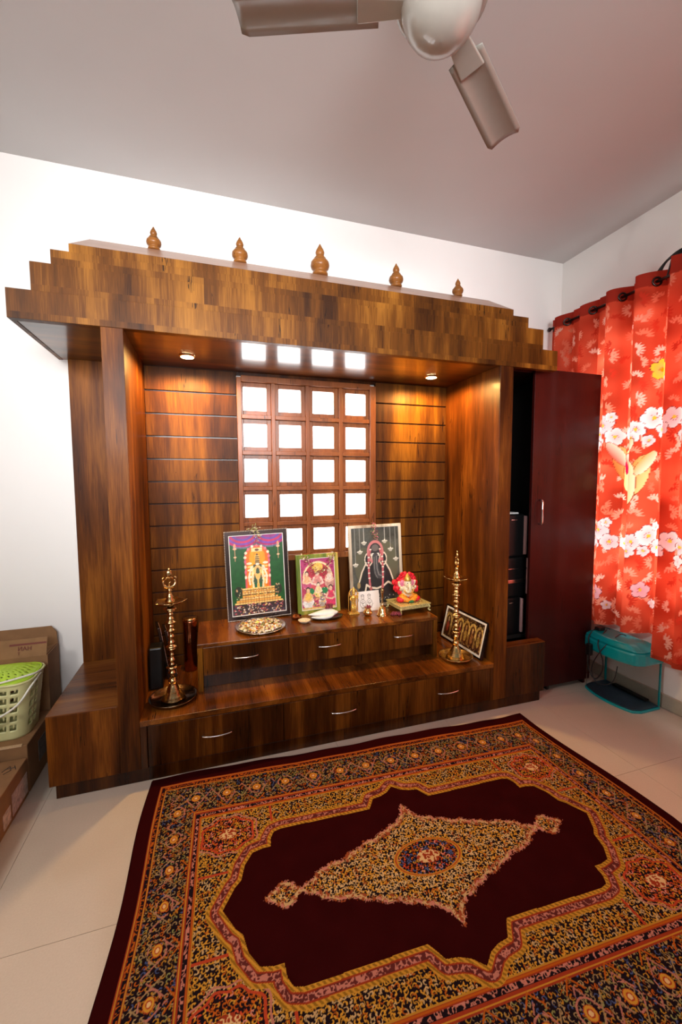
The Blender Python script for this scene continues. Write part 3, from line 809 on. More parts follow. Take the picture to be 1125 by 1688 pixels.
    for (a, b_) in ((0.2, .62), (.55, .58), (.9, .65), (1.25, .6)):
        flower(L0 + a, b_, .045, (0.9, 0.5, 0.55), (0.95, 0.5, 0.05), rot=1); flower(L0 + a + .07, b_ - .07, .028, pet, (0.9, 0.5, 0.05), rot=2)
    for (a, b_) in ((0.95, 1.84), (1.45, 1.80)):
        flower(L0 + a, b_, .055, (1.0, 0.62, 0.03), (0.8, 0.3, 0.0), rot=1); flower(L0 + a + .07, b_ - .05, .04, pw, (0.9, 0.5, 0.05), rot=2)
    hd = Z_ > Z_.max() - 0.085
    A[hd] = np.array((0.42, 0.035, 0.018)) * (0.8 + 0.4 * n[hd][:, None])
    hm = Z_ < Z_.min() + 0.03
    A[hm] *= 0.75
    return A
RODX, RODZ = -0.112, 2.290
def curtain(name, label, y0, y1, zb0, zb1, nf, amp, seed, phase=0.0, zt=2.345, xoff=0.0, xe0=None, xe1=None):
    nu, nv = 420, 460
    u = np.linspace(0, 1, nu); v = np.linspace(0, 1, nv)
    U, V_ = np.meshgrid(u, v)
    ph = U * nf * 2 * PI + phase
    sharp = np.sin(ph) + 0.22 * np.sin(2 * ph + 0.6) + 0.10 * np.sin(3 * ph)
    Yb = y0 + (y1 - y0) * U
    am = amp * (1.0 - 0.25 * (1 - V_)) * (1 + 0.75 * np.clip((-0.47 - Yb) / 0.06, 0, 1))
    X = RODX + xoff + am * sharp * (1 + 0.15 * np.sin(U * 9 + V_ * 2.0))
    Y = y0 + (y1 - y0) * (U + 0.045 / nf * np.sin(2 * ph + 1) * 1.6 + 0.012 * np.sin(V_ * 5 + U * 7) * (1 - V_))
    if xe0 is not None:
        t = np.clip(U / 0.09, 0, 1); t = t * t * (3 - 2 * t); X = xe0 * (1 - t) + X * t
    if xe1 is not None:
        t = np.clip((1 - U) / 0.10, 0, 1); t = t * t * (3 - 2 * t); X = xe1 * (1 - t) + X * t
    X = np.minimum(X, -0.018)
    zb = zb0 + (zb1 - zb0) * U + 0.006 * np.sin(ph)
    Z = zb + (zt - zb) * V_ + 0.010 * V_ ** 8 * np.sin(ph)
    seg = np.hypot(np.diff(X[0]), np.diff(Y[0])); L = np.concatenate([[0], np.cumsum(seg)])
    Lg = np.repeat(L[None, :], nv, 0)
    A = curtain_colour(Lg, Z, seed)
    root = thing(name, label, 'curtain', (RODX, (y0 + y1) / 2, zt), 'red floral curtains on the right wall')
    of = np.array(root.location)
    me = grid_mesh('cloth', np.stack([X, Y, Z], 2) - of, A)
    link_mesh('cloth', me, M['curtain'], root, True)
    # eyelets where the cloth crosses the rod
    k = 0
    for i in range(1, nu):
        a, b_ = X[-12, i - 1] - RODX, X[-12, i] - RODX
        if a * b_ <= 0:
            y = Y[-12, i]
            d = Vector((X[-12, i] - X[-12, i - 1], Y[-12, i] - Y[-12, i - 1], 0)).normalized()
            nrm = Vector((d.y, -d.x, 0))
            pts = [Vector((RODX, y, RODZ)) + d * 0.021 * math.cos(t) + Vector((0, 0, 1)) * 0.021 * math.sin(t) - root.location for t in np.linspace(0, 2 * PI, 20, endpoint=False)]
            MB().tube(pts, 0.0055, 6, closed=True).build('eyelet', M['dark_metal'], root, smooth=True)
    return root
curtain('curtain', 'red floral curtain hanging beside the wardrobe, its hem just behind the teal tank lid', 0.0 - 0.03, -0.90, 0.345, 0.420, 4.6, 0.033, 5, phase=2.2, xe1=RODX + 0.045)
curtain('curtain', 'red floral curtain at the right edge of the picture, its hem lower than its neighbour', -0.835, -1.95, 0.310, 0.310, 6.0, 0.022, 9, phase=1.4, xoff=-0.010, zt=2.352, xe0=RODX - 0.048)
rod = thing('curtain_rod', 'dark metal curtain rod threaded through the red curtains', 'curtain rod', (RODX, -1.0, RODZ))
MB(rod.location).tube([(RODX, 0.0 - 0.012, RODZ), (RODX, -2.05, RODZ)], 0.0085, 12).build('pole', M['dark_metal'], rod, smooth=True)
MB(rod.location).ball((RODX, -0.016, RODZ), 0.014, 12, 8).build('end_knob', M['dark_metal'], rod, smooth=True)
for yy in (-0.05, -1.9):
    MB(rod.location).box(RODX, 0.0, yy - .006, yy + .006, RODZ - .022, RODZ - .010).build('bracket', M['dark_metal'], rod)
# looped dark cord hung over the rod
lc = MB()
for k in range(3):
    lc.tube(sub([(RODX + .035, -0.67 - .015 * k, RODZ + .01), (RODX + .03, -0.72 - .012 * k, RODZ + .075 + .006 * k), (RODX + .025, -0.80, RODZ + .115 - .007 * k), (RODX + .03, -0.90, RODZ + .118 - .01 * k), (RODX + .03, -1.02, RODZ + .09)], 6), 0.0045, 7)
lc.tube(sub([(RODX + .03, -0.755, RODZ + .0), (RODX + .028, -0.765, RODZ + .04), (RODX + .025, -0.78, RODZ + .09)], 5), 0.004, 6)
tag(lc.build('cord_loop', M['cable'], None, smooth=True), 'bundle of dark cord looped over the curtain rod at the right edge', 'cord')

# ================================================================== FISH TANK on the floor
tk = thing('fish_tank', 'small empty glass fish tank with teal lid and base on the floor under the curtain', 'fish tank', (-0.12, -0.655, 0))
ot = tk.location.copy()
TYA, TYB = -0.482, -0.815       # far and near ends
def bowf(t, bulge): return bulge * (1 - (2 * t - 1) ** 2) ** 0.8 if 0 < t < 1 else 0
def tank_outline(xb, xf, bulge, ya, yb, n=18, ch_=0.02):
    pts = [(xb, ya), (xf + 0.02, ya)]
    for i in range(1, n):
        t = i / n; pts.append((xf - bowf(t, bulge), ya + (yb - ya) * t))
    pts += [(xf + 0.03, yb), (xb, yb)]
    return pts
def slab(name, pts, z0, z1, mat, parent, bevel=0.0, top_scale=None):
    b = MB(ot); n = len(pts)
    cx = sum(p[0] for p in pts) / n; cy = sum(p[1] for p in pts) / n
    s = top_scale or 1.0
    vs = [(x, y, z0) for x, y in pts] + [(cx + (x - cx) * s, cy + (y - cy) * s, z1) for x, y in pts]
    fs = [tuple(range(n))[::-1], tuple(range(n, 2 * n))] + [(i, (i + 1) % n, n + (i + 1) % n, n + i) for i in range(n)]
    b._add(vs, fs)
    return b.build(name, mat, parent, bevel=bevel)
TBX, TFX = -0.045, -0.215
po = tank_outline(TBX, TFX, 0.045, TYA, TYB)
slab('base', po, 0.0, 0.014, M['teal'], tk, 0.003)
pi_ = tank_outline(TBX - .008, TFX + .004, 0.042, TYA - .008, TYB + .008)
slab('bottom_tray', pi_, 0.014, 0.020, M['navy'], tk)
GH = 0.275
gl = MB(ot)
gpts = tank_outline(TBX - .004, TFX + .002, 0.042, TYA - .004, TYB + .004)
gin = tank_outline(TBX - .007, TFX + .005, 0.042, TYA - .007, TYB + .007)
n = len(gpts)
vs = [(x, y, z) for z in (0.0145, GH) for x, y in gpts] + [(x, y, z) for z in (0.0145, GH) for x, y in gin]
fs = []
for i in range(n):
    j = (i + 1) % n
    fs += [(i, j, n + j, n + i), (2 * n + i, 3 * n + i, 3 * n + j, 2 * n + j), (i, 2 * n + i, 2 * n + j, j), (n + i, n + j, 3 * n + j, 3 * n + i)]
gl._add(vs, fs); gl.build('glass', M['glass'], tk)
MB(ot).box(TBX - .010, TBX - .002, TYA - .012, TYA - .002, 0.02, GH).build('corner_strip', M['teal'], tk)
MB(ot).box(TBX - .010, TBX - .002, TYB + .002, TYB + .010, 0.02, GH).build('corner_strip', M['teal'], tk)
lo = tank_outline(TBX + .003, TFX - .008, 0.048, TYA + .008, TYB - .012)
slab('lid', lo, GH - .012, GH + .062, M['teal'], tk, 0.014)
slab('lid_top', lo, GH + .062, GH + .098, M['teal'], tk, 0.010, top_scale=0.70)
MB(ot).box(-0.085, -0.055, -0.76, -0.56, 0.021, 0.034).build('pump', M['black'], tk, bevel=0.003)
# its cable and plug
cb = thing('power_cable', 'black power cable with plug hanging over the teal tank lid', 'cable', (-0.2, -0.58, GH + .1))
oo = cb.location.copy()
cx_ = -0.272
MB(oo).tube(sub([(-0.168, -0.60, .392), (-0.175, -0.57, .394), (-0.19, -0.545, .392), (cx_ + .01, -0.545, .345), (cx_, -0.555, .27), (cx_ - .004, -0.555, .19), (cx_ - .004, -0.575, .13), (cx_ - .004, -0.61, .115), (cx_ - .004, -0.645, .17), (cx_ - .004, -0.65, .24), (cx_ - .004, -0.615, .33), (-0.195, -0.60, .392)], 6), 0.0034, 7).build('cord', M['cable'], cb, smooth=True)
MB(oo).tube(sub([(-0.170, -0.70, .388), (-0.185, -0.68, .392), (-0.22, -0.67, .37), (cx_ - .008, -0.65, .31), (cx_ - .008, -0.60, .22), (cx_ - .008, -0.585, .15), (cx_ - .008, -0.62, .10), (cx_ - .004, -0.68, .115), (cx_ - .003, -0.72, .16), (cx_ + .006, -0.73, .24)], 6), 0.0028, 7).build('cord', M['cable'], cb, smooth=True)
MB(oo).box(cx_ - .016, cx_ + .012, -0.575, -0.545, .235, .305).build('plug', M['black'], cb, bevel=0.006)
MB(oo).box(-0.22, -0.172, -0.575, -0.54, .374, .396).build('plug', M['black'], cb, bevel=0.006)

# ================================================================== BOXES AND BASKET at the left
def carton(name, label, x0, x1, y0, y1, z0, z1, lip=True):
    t = thing(name, label, 'box', ((x0 + x1) / 2, (y0 + y1) / 2, z0)); of = t.location.copy()
    MB(of).box(x0, x1, y0, y1, z0, z1).build('body', M['card'], t, bevel=0.003)
    return t, of
# tall carton with its flaps up
t, of = None, None
t = thing('cardboard_carton', 'tall brown carton with raised flaps against the white wall', 'box', (-3.4, -0.09, 0)); of = t.location.copy()
X0, X1, Y0, Y1, ZZ = -3.72, -3.105, -0.172, -0.028, 0.462
b = MB(of); th = 0.004
b.box(X0, X1, Y0, Y0 + th, 0, ZZ); b.box(X0, X1, Y1 - th, Y1, 0, ZZ); b.box(X0, X0 + th, Y0 + th, Y1 - th, 0, ZZ); b.box(X1 - th, X1, Y0 + th, Y1 - th, 0, ZZ); b.box(X0 + th, X1 - th, Y0 + th, Y1 - th, 0.0, 0.02)
b.build('body', M['card'], t)
# crumpled packing inside
pk = MB(of)
rs = random.Random(3)
for k in range(16):
    pk.ball((rs.uniform(-3.42, -3.2), rs.uniform(-.13, -.06), rs.uniform(.40, .455)), rs.uniform(.02, .04), 8, 5, (1.3, .7, .6))
pk.build('packing_film', M['white'], t)
# back flap: stands up, small clipped corner
b = MB(of); b.prism([(X0, ZZ), (X1 - .002, ZZ), (X1 - .004, ZZ + .060), (X1 - .025, ZZ + .092), (X0, ZZ + .088)], Y1 - th, Y1); b.build('flap', M['card'], t)
# front flap, slightly leaning back
b = MB(of)
b.hexa([(X0, Y0, ZZ), (X1 - .004, Y0, ZZ), (X1 - .004, Y0 + th, ZZ), (X0, Y0 + th, ZZ), (X0, Y0 + .022, ZZ + .078), (X1 - .004, Y0 + .022, ZZ + .078), (X1 - .004, Y0 + .022 + th, ZZ + .078), (X0, Y0 + .022 + th, ZZ + .078)])
ff = b.build('flap', M['card'], t)
# end flap folded half out
b = MB(of); b.hexa([(X1 - .006, Y0 + .006, ZZ - .001), (X1 - .006, Y1 - .006, ZZ - .001), (X1 - .06, Y1 - .012, ZZ - .012), (X1 - .06, Y0 + .03, ZZ - .012), (X1 - .006, Y0 + .006, ZZ + .003), (X1 - .006, Y1 - .006, ZZ + .003), (X1 - .06, Y1 - .012, ZZ - .008), (X1 - .06, Y0 + .03, ZZ - .008)]); b.build('flap', M['card'], t)
# printing on the front flap
b = MB(of)
def on_flap(x, z): return (x, Y0 + .022 * (z - ZZ) / .078 - .0012, z)
def quad_flap(bb, x0, x1, z0, z1):
    bb._add([on_flap(x0, z0), on_flap(x1, z0), on_flap(x1, z1), on_flap(x0, z1)], [(0, 1, 2, 3)])
quad_flap(b, X1 - .150, X1 - .006, ZZ + .052, ZZ + .060)
b.build('printed_band', M['red_ink'], t)
def text_obj(body, size, loc, rot, mat, parent, name='lettering', extr=0.0003, align='LEFT'):
    cu = bpy.data.curves.new(name, 'FONT'); cu.body = body; cu.size = size; cu.extrude = extr; cu.align_x = align
    tmp = bpy.data.objects.new(name, cu); COL.objects.link(tmp)
    dg = bpy.context.evaluated_depsgraph_get(); dg.update()
    me = bpy.data.meshes.new_from_object(tmp.evaluated_get(dg)); me.name = name
    bpy.data.objects.remove(tmp, do_unlink=True)
    me.materials.clear()
    o = link_mesh(name, me, mat, parent)
    o.location = loc; o.rotation_euler = rot
    return o
tx = text_obj('\u0418AH', 0.026, Vector((X1 - .118, Y0 + .0058, ZZ + .030)) - of, (math.radians(90) - 0.27, 0, 0), M['red_ink'], t)
tx = text_obj('T', 0.020, Vector((X1 - .118, Y0 + .0005, ZZ + .012)) - of, (math.radians(90) - 0.27, 0, 0), M['red_ink'], t)
# two low cartons
t, of = carton('cardboard_box', 'brown cardboard box under the lidded basket', -3.72, -3.100, -0.448, -0.176, 0.0, 0.200)
MB(of).box(-3.1, -3.0985, -0.345, -0.265, 0.06, 0.15).build('sticker', simple('grey_sticker', (0.16, 0.15, 0.14), 0.6, noise=.3), t)
MB(of).hexa([(-3.72, -0.452, 0.196), (-3.118, -0.452, 0.198), (-3.118, -0.445, 0.198), (-3.72, -0.445, 0.196), (-3.72, -0.452, 0.201), (-3.118, -0.45, 0.203), (-3.118, -0.44, 0.204), (-3.72, -0.44, 0.202)]).build('torn_flap', M['card_e'], t)
t, of = carton('cardboard_box', 'long brown box with pale stickers, nearest the camera on the left', -3.72, -3.100, -1.15, -0.456, 0.0, 0.152)
MB(of).box(-3.1, -3.0985, -0.60, -0.468, 0.018, 0.10).build('sticker', M['paper'], t)
MB(of).box(-3.1, -3.0985, -0.672, -0.615, 0.018, 0.075).build('sticker', M['paper'], t)
sc_ = MB(of)
for (a, b_) in (((-3.155, -.53), (-3.14, -.50)), ((-3.14, -.50), (-3.128, -.525)), ((-3.128, -.525), (-3.145, -.545)), ((-3.125, -.50), (-3.112, -.525)), ((-3.15, -.515), (-3.12, -.512))):
    sc_.tube([(a[0], a[1], .1528), (b_[0], b_[1], .1528)], 0.0012, 4)
sc_.build('pen_mark', M['ink'], t)
# dark round pot on the near box
pt = thing('black_pot', 'black round pot on the long box, cut by the left edge of the picture', 'pot', (-3.335, -0.56, 0.152))
MB().lathe([(0.075, 0), (0.092, 0.01), (0.100, 0.04), (0.100, 0.075), (0.095, 0.092), (0.104, 0.097), (0.104, 0.103), (0.096, 0.103), (0.090, 0.09), (0.085, 0.02)], (0, 0, 0), 30).build('body', M['bowl'], pt, smooth=True)
# basket
bk = thing('basket', 'cream perforated plastic basket with lime green lid on a cardboard box', 'basket', (-3.252, -0.305, 0.201))
def rrect(hx, hy, r, n=10):
    out = []
    for cx, cy, a0 in ((hx - r, hy - r, 0), (-hx + r, hy - r, PI / 2), (-hx + r, -hy + r, PI), (hx - r, -hy + r, 1.5 * PI)):
        for i in range(n): a = a0 + PI / 2 * i / (n - 1); out.append((cx + r * math.cos(a), cy + r * math.sin(a)))
    return out
def resample(poly, n):
    P = [Vector((x, y, 0)) for x, y in poly] + [Vector((*poly[0], 0))]
    L = [0]
    for a, b_ in zip(P[:-1], P[1:]): L.append(L[-1] + (b_ - a).length)
    out = []; j = 0
    for i in range(n):
        s = L[-1] * i / n
        while L[j + 1] < s: j += 1
        t = (s - L[j]) / max(1e-9, L[j + 1] - L[j]); out.append(P[j].lerp(P[j + 1], t))
    return out
BH = 0.238; NP, NR = 144, 30
ring0 = resample(rrect(.130, .088, .055), NP); ring1 = resample(rrect(.156, .108, .06), NP)
vs = []; fs = []
for r in range(NR + 1):
    t = r / NR
    for k in range(NP):
        p = ring0[k].lerp(ring1[k], t); vs.append((p.x, p.y, BH * t))
for r in range(NR):
    for k in range(NP):
        ck, cr_ = k % 6, r % 5
        hole = (3 <= r < 27) and (ck in (1, 2, 4) and cr_ in (1, 2)) or ((3 <= r < 27) and ck in (1, 2, 3, 4) and cr_ == 0)
        if hole and (k // 6) % 3 != 2: continue
        k2 = (k + 1) % NP
        fs.append((r * NP + k, r * NP + k2, (r + 1) * NP + k2, (r + 1) * NP + k))
fs.append(tuple(range(NP))[::-1])
o = MB()._add(vs, fs).build('body', M['cream'], bk, smooth=True)
md = o.modifiers.new('thick', 'SOLIDIFY'); md.thickness = 0.003
rim = [p.copy() for p in ring1]
MB().tube([(p.x * 1.01, p.y * 1.01, BH) for p in rim[::3]], 0.005, 6, closed=True).build('rim', M['cream'], bk, smooth=True)
# lid with perforations
lv = []; lf = []
NPL = 108; NRL = 14
rl = resample(rrect(.150, .104, .058), NPL)
for r in range(NRL + 1):
    t = r / NRL
    for p in rl: lv.append((p.x * (1 - t * .97), p.y * (1 - t * .97), BH + .004 + .032 * (1 - (1 - t * 1.0) ** 2.6)))
for r in range(NRL):
    for k in range(NPL):
        if 2 <= r <= 12 and (k + (r // 2) * 2) % 4 == 0 and r % 2 == 0: continue
        k2 = (k + 1) % NPL; lf.append((r * NPL + k, r * NPL + k2, (r + 1) * NPL + k2, (r + 1) * NPL + k))
lf.append(tuple(NRL * NPL + k for k in range(NPL)))
o = MB()._add(lv, lf).build('lid', M['lime'], bk, smooth=True)
md = o.modifiers.new('thick', 'SOLIDIFY'); md.thickness = 0.003
MB().tube([(p.x * 1.0, p.y * 1.0, BH + .005) for p in rl[::3]], 0.004, 6, closed=True).build('lid_rim', M['lime'], bk, smooth=True)
# two handles folded down to the front and the back
MB().tube(sub([(-.162, 0, BH - .005), (-.158, -.09, BH - .02), (-.11, -.128, BH - .085), (0, -.130, BH - .130), (.11, -.128, BH - .085), (.158, -.09, BH - .02), (.162, 0, BH - .005)], 8), 0.0042, 8).build('handle', M['cream_h'], bk, smooth=True)
MB().tube(sub([(-.164, .0, BH + .008), (-.146, -.07, BH + .020), (0, -.118, BH + .014), (.146, -.07, BH + .020), (.164, .0, BH + .008)], 8), 0.0042, 8).build('handle', M['cream_h'], bk, smooth=True)

# ================================================================== CEILING FAN
FC = Vector((-1.748, -1.300, 2.512))
fn = thing('ceiling_fan', 'grey-white ceiling fan with a round glossy hub hanging near the camera', 'fan', FC)
hub = MB().lathe([(0.001, -0.086), (0.03, -0.083), (0.058, -0.073), (0.082, -0.055), (0.098, -0.030), (0.106, -0.004), (0.108, 0.006)], (0, 0, 0), 40)
hub.build('hub', M['fan'], fn, smooth=True)
MB().lathe([(0.108, 0.008), (0.121, 0.011), (0.123, 0.022), (0.118, 0.05), (0.10, 0.068), (0.04, 0.08), (0.014, 0.082)], (0, 0, 0), 40).build('motor_housing', M['fan'], fn, smooth=True)
MB().lathe([(0.0125, 0.08), (0.0125, 0.237)], (0, 0, 0), 16).build('downrod', M['fan'], fn, smooth=True)
MB().lathe([(0.02, 0.17), (0.05, 0.185), (0.062, 0.225), (0.062, 0.2375)], (0, 0, 0), 24).build('ceiling_cup', M['fan'], fn, smooth=True)
for k, ang in enumerate((34, 160, 277)):
    R = Matrix.Rotation(math.radians(ang), 4, 'Z')
    Rp = R @ Matrix.Rotation(math.radians(-9), 4, 'X')
    prof = []
    nseg = 20
    vs = []; fs = []
    for i in range(nseg + 1):
        t = i / nseg; x = 0.165 + t * 0.385
        hw = 0.052 + 0.008 * t
        if t > 0.93: hw *= math.sqrt(max(0.0, 1 - ((t - 0.93) / 0.07) ** 2)) * 0.18 + 0.82
        for j in range(7):
            s = -1 + 2 * j / 6
            vs.append((x, s * hw, 0.012 - 0.010 * s * s))
    for i in range(nseg):
        for j in range(6):
            a = i * 7 + j; fs.append((a, a + 7, a + 8, a + 1))
    o = MB()._add(vs, fs, Rp).build('blade', M['fan_g'], fn, smooth=True)
    md = o.modifiers.new('thick', 'SOLIDIFY'); md.thickness = 0.004
    br = MB(); br.hexa([Rp @ Vector(p) for p in ((0.10, -.030, -.002), (0.225, -.038, -.002), (0.225, .038, -.002), (0.10, .030, -.002), (0.10, -.030, .007), (0.225, -.038, .007), (0.225, .038, .007), (0.10, .030, .007))])
    br.build('blade_bracket', M['fan'], fn, bevel=0.005, seg=3)

# ================================================================== TUBE LIGHT on the left wall (off frame, it lights the room)
tb = thing('tube_light', 'white tube light fixed high on the left wall', 'lamp', (XL, -2.45, 2.60))
MB(tb.location).box(XL, XL + 0.035, -3.06, -1.84, 2.575, 2.63).build('batten', M['white'], tb, bevel=0.003)
MB(tb.location).tube([(XL + .05, -3.05, 2.595), (XL + .05, -1.85, 2.595)], 0.013, 12).build('tube', M['tube'], tb, smooth=True)
#@@ITEMS@@
# ================================================================== PICTURES ON THE CHEST
def bars(mb, w, h, b, y0, y1, z0=0.0):
    """mitred frame bars: outer w x h centred on x, border b"""
    o = [(-w / 2, z0), (w / 2, z0), (w / 2, z0 + h), (-w / 2, z0 + h)]
    i = [(-w / 2 + b, z0 + b), (w / 2 - b, z0 + b), (w / 2 - b, z0 + h - b), (-w / 2 + b, z0 + h - b)]
    vs = [(x, y0, z) for x, z in o] + [(x, y0 - 0.0, z) for x, z in i] + [(x, y1, z) for x, z in o] + [(x, y1, z) for x, z in i]
    fs = []
    for k in range(4):
        j = (k + 1) % 4
        fs += [(k, j, 4 + j, 4 + k), (8 + k, 12 + k, 12 + j, 8 + j), (k, 8 + k, 8 + j, j), (4 + k, 4 + j, 12 + j, 12 + k)]
    mb._add(vs, fs)
def print_mesh(parent, pic, w, h, y, z0, name='print'):
    H_, W_ = pic.U.shape
    X = -w / 2 + pic.U * w; Z = z0 + pic.V / pic.asp * h
    me = grid_mesh(name, np.stack([X, np.full_like(X, y), Z], 2), pic.A)
    return link_mesh(name, me, M['print'], parent)
def framed(name, label, loc, w, h, b, lean, roll, mat_frame, pic, rz=0.0, depth=0.018, inner=None, inner_b=0.004, group=None):
    t = thing(name, label, 'picture', loc, group)
    R = Matrix.Rotation(rz, 3, 'Z') @ Matrix.Rotation(-lean, 3, 'X') @ Matrix.Rotation(roll, 3, 'Y')
    t.rotation_euler = R.to_euler()
    mb = MB(); bars(mb, w, h, b, 0.0, depth); mb.build('frame', mat_frame, t, bevel=0.0025)
    if inner:
        mb = MB(); bars(mb, w - 2 * b + 0.002, h - 2 * b + 0.002, inner_b, 0.0008, 0.004, b - 0.001); mb.build('inner_trim', inner, t)
    MB().box(-w / 2 + b * .5, w / 2 - b * .5, depth - 0.005, depth - 0.001, b * .5, h - b * .5).build('backing', M['card'], t)
    print_mesh(t, pic, w - 2 * b, h - 2 * b, 0.005, b)
    return t
G_ = 0.0
# --- print 1: standing deity in an orange arch on green
def pic_one():
    p = Pic(130, 200, 1.53, (0.008, 0.085, 0.014))
    nz = snoise(200, 130, 30, 22, 90)
    p.put(p.V > 1.36, (0.10, 0.03, 0.22))
    for k in range(5):
        c = [(0.40, 0.01, 0.12), (0.16, 0.05, 0.36), (0.46, 0.02, 0.10), (0.12, 0.05, 0.32), (0.30, 0.02, 0.2)][k]
        for cx in (0.25, 0.75): p.ell(cx, 1.56, 0.34 - .045 * k, 0.26 - 0.04 * k, c)
    for k in range(36):
        x = 0.08 + k * .024; z = 1.36 - 0.05 * abs(math.sin(x * 2 * PI)); p.seg(x, z, x, z - .035, .004, (0.28, 0.25, .6))
    def arch(w_, top, c):
        p.rect(0.5 - w_, 0.5 + w_, 0.5, top - w_, c); p.ell(0.5, top - w_, w_, w_, c)
    arch(0.235, 1.33, (0.62, 0.10, 0.12)); arch(0.205, 1.30, (0.85, 0.17, 0.01)); arch(0.15, 1.26, (0.9, 0.34, 0.015))
    for a in np.linspace(0, PI, 9): p.ell(0.5 + .22 * math.cos(a), 1.10 + .22 * math.sin(a), .026, .026, (.85, .75, .55) if int(a * 9 / PI) % 2 else (.7, .2, .25))
    for z in (0.72, .82, .92, 1.02):
        for s_ in (-1, 1): p.ell(0.5 + s_ * .222, z, .02, .03, (.85, .72, .55) if int(z * 10) % 2 else (.7, .15, .25))
    p.rect(.40, .60, 1.20, 1.27, (0.85, .72, .35)); p.ell(.5, 1.235, .04, .022, (.15, .05, .03))
    gold = (.85, .58, .16); dk = (.03, .03, .03)
    p.poly([(.455, .98), (.545, .98), (.53, 1.12), (.5, 1.18), (.47, 1.12)], (.12, .08, .05))
    for z in (1.0, 1.04, 1.08, 1.12): p.seg(.46, z, .54, z, .006, gold)
    for s_ in (-1, 1):
        for k in range(6): p.ell(.5 + s_ * (.15 - .008 * k), .98 - .065 * k, .05, .022, gold if k % 2 else (.9, .82, .6))
        p.line([(.5 + s_ * .11, .92), (.5 + s_ * .17, .72), (.5 + s_ * .15, .58)], .016, (.88, .78, .6))
        p.line([(.5 + s_ * .075, .92), (.5 + s_ * .10, .70), (.5 + s_ * .09, .50)], .018, (.86, .75, .45))
        p.ell(.5 + s_ * .04, .62, .035, .16, (.01, .12, .05)); p.seg(.5 + s_ * .04, .5, .5 + s_ * .045, .44, .014, (.8, .4, .3))
    p.poly([(.42, .96), (.58, .96), (.56, .76), (.59, .62), (.5, .58), (.41, .62), (.44, .76)], (.05, .10, .06))
    p.ell(.5, .93, .055, .06, (.14, .09, .06)); p.ell(.5, .96, .035, .02, (.9, .85, .7)); p.ring(.5, .84, .07, .08, .012, gold); p.ring(.5, .80, .045, .12, .010, (.9, .5, .2)); p.ell(.5, .72, .05, .03, gold)
    for s_ in (-1, 1): p.seg(.5, .70, .5 + s_ * .02, .50, .008, gold)
    # steps
    for k, (w_, z) in enumerate(((.33, .50), (.40, .455), (.36, .415), (.30, .36), (.36, .32), (.41, .275), (.44, .235))):
        p.rect(.5 - w_, .5 + w_, z - .026, z + .010, (.78, .42, .08) if k % 2 else (.88, .62, .20)); p.rect(.5 - w_, .5 + w_, z - .03, z - .022, (.25, .05, .02))
    for x in np.linspace(.15, .85, 15): p.seg(x, .22, x, .50, .004, (.4, .12, .03))
    p.put(p.V < .215, (.035, .018, .02)); p.dots(160, .04, .96, .02, .21, .013, [(.55, .3, .2), (.1, .03, .06), (.7, .6, .5), (.4, .06, .08), (.06, .06, .12), (.75, .5, .2)], 5)
    p.dots(60, .22, .78, .3, .5, .010, [(.9, .75, .4), (.4, .15, .05), (.9, .5, .1)], 6)
    for x, s_ in ((.10, 1), (.90, -1)):
        p.seg(x, 1.05, x, 1.34, .006, (.8, .4, .25)); p.ell(x, 1.28, .035, .02, (.85, .5, .3)); p.ell(x, 1.12, .028, .014, (.85, .5, .3)); p.ell(x, 1.34, .02, .04, (.8, .3, .15))
        p.ell(x + s_ * .03, .45, .07, .11, (.02, .03, .012)); p.dots(14, min(x, x + s_ * .1), max(x, x + s_ * .1), .3, .55, .014, [(.5, .5, .3), (.5, .3, .15), (.05, .08, .03)], 8 + int(x * 10))
    p.A *= (0.82 + .36 * nz[..., None])
    return p
framed('framed_picture', 'dark beaded-frame picture of a standing deity in an orange arch on green', (-2.120, -0.088, ZT + .0045), 0.347, 0.492, 0.026, 0.062, -0.026, M['dark_metal'], pic_one(), inner=M['paper_w'], inner_b=0.0035)
# bead edging of that frame
fo = [o for o in COL.objects if o.name.startswith('framed_picture')][0]
be = MB()
for k in range(58):
    for sx in (-1, 1): be.ball((sx * 0.1705, -0.0005, 0.004 + k * 0.0085), 0.0030, 6, 4)
for k in range(40):
    for zz in (0.003, 0.489): be.ball((-0.166 + k * 0.0085, -0.0005, zz), 0.0030, 6, 4)
be.build('beading', simple('pale_bead', (0.55, 0.48, 0.42), 0.3, 0.3), fo)
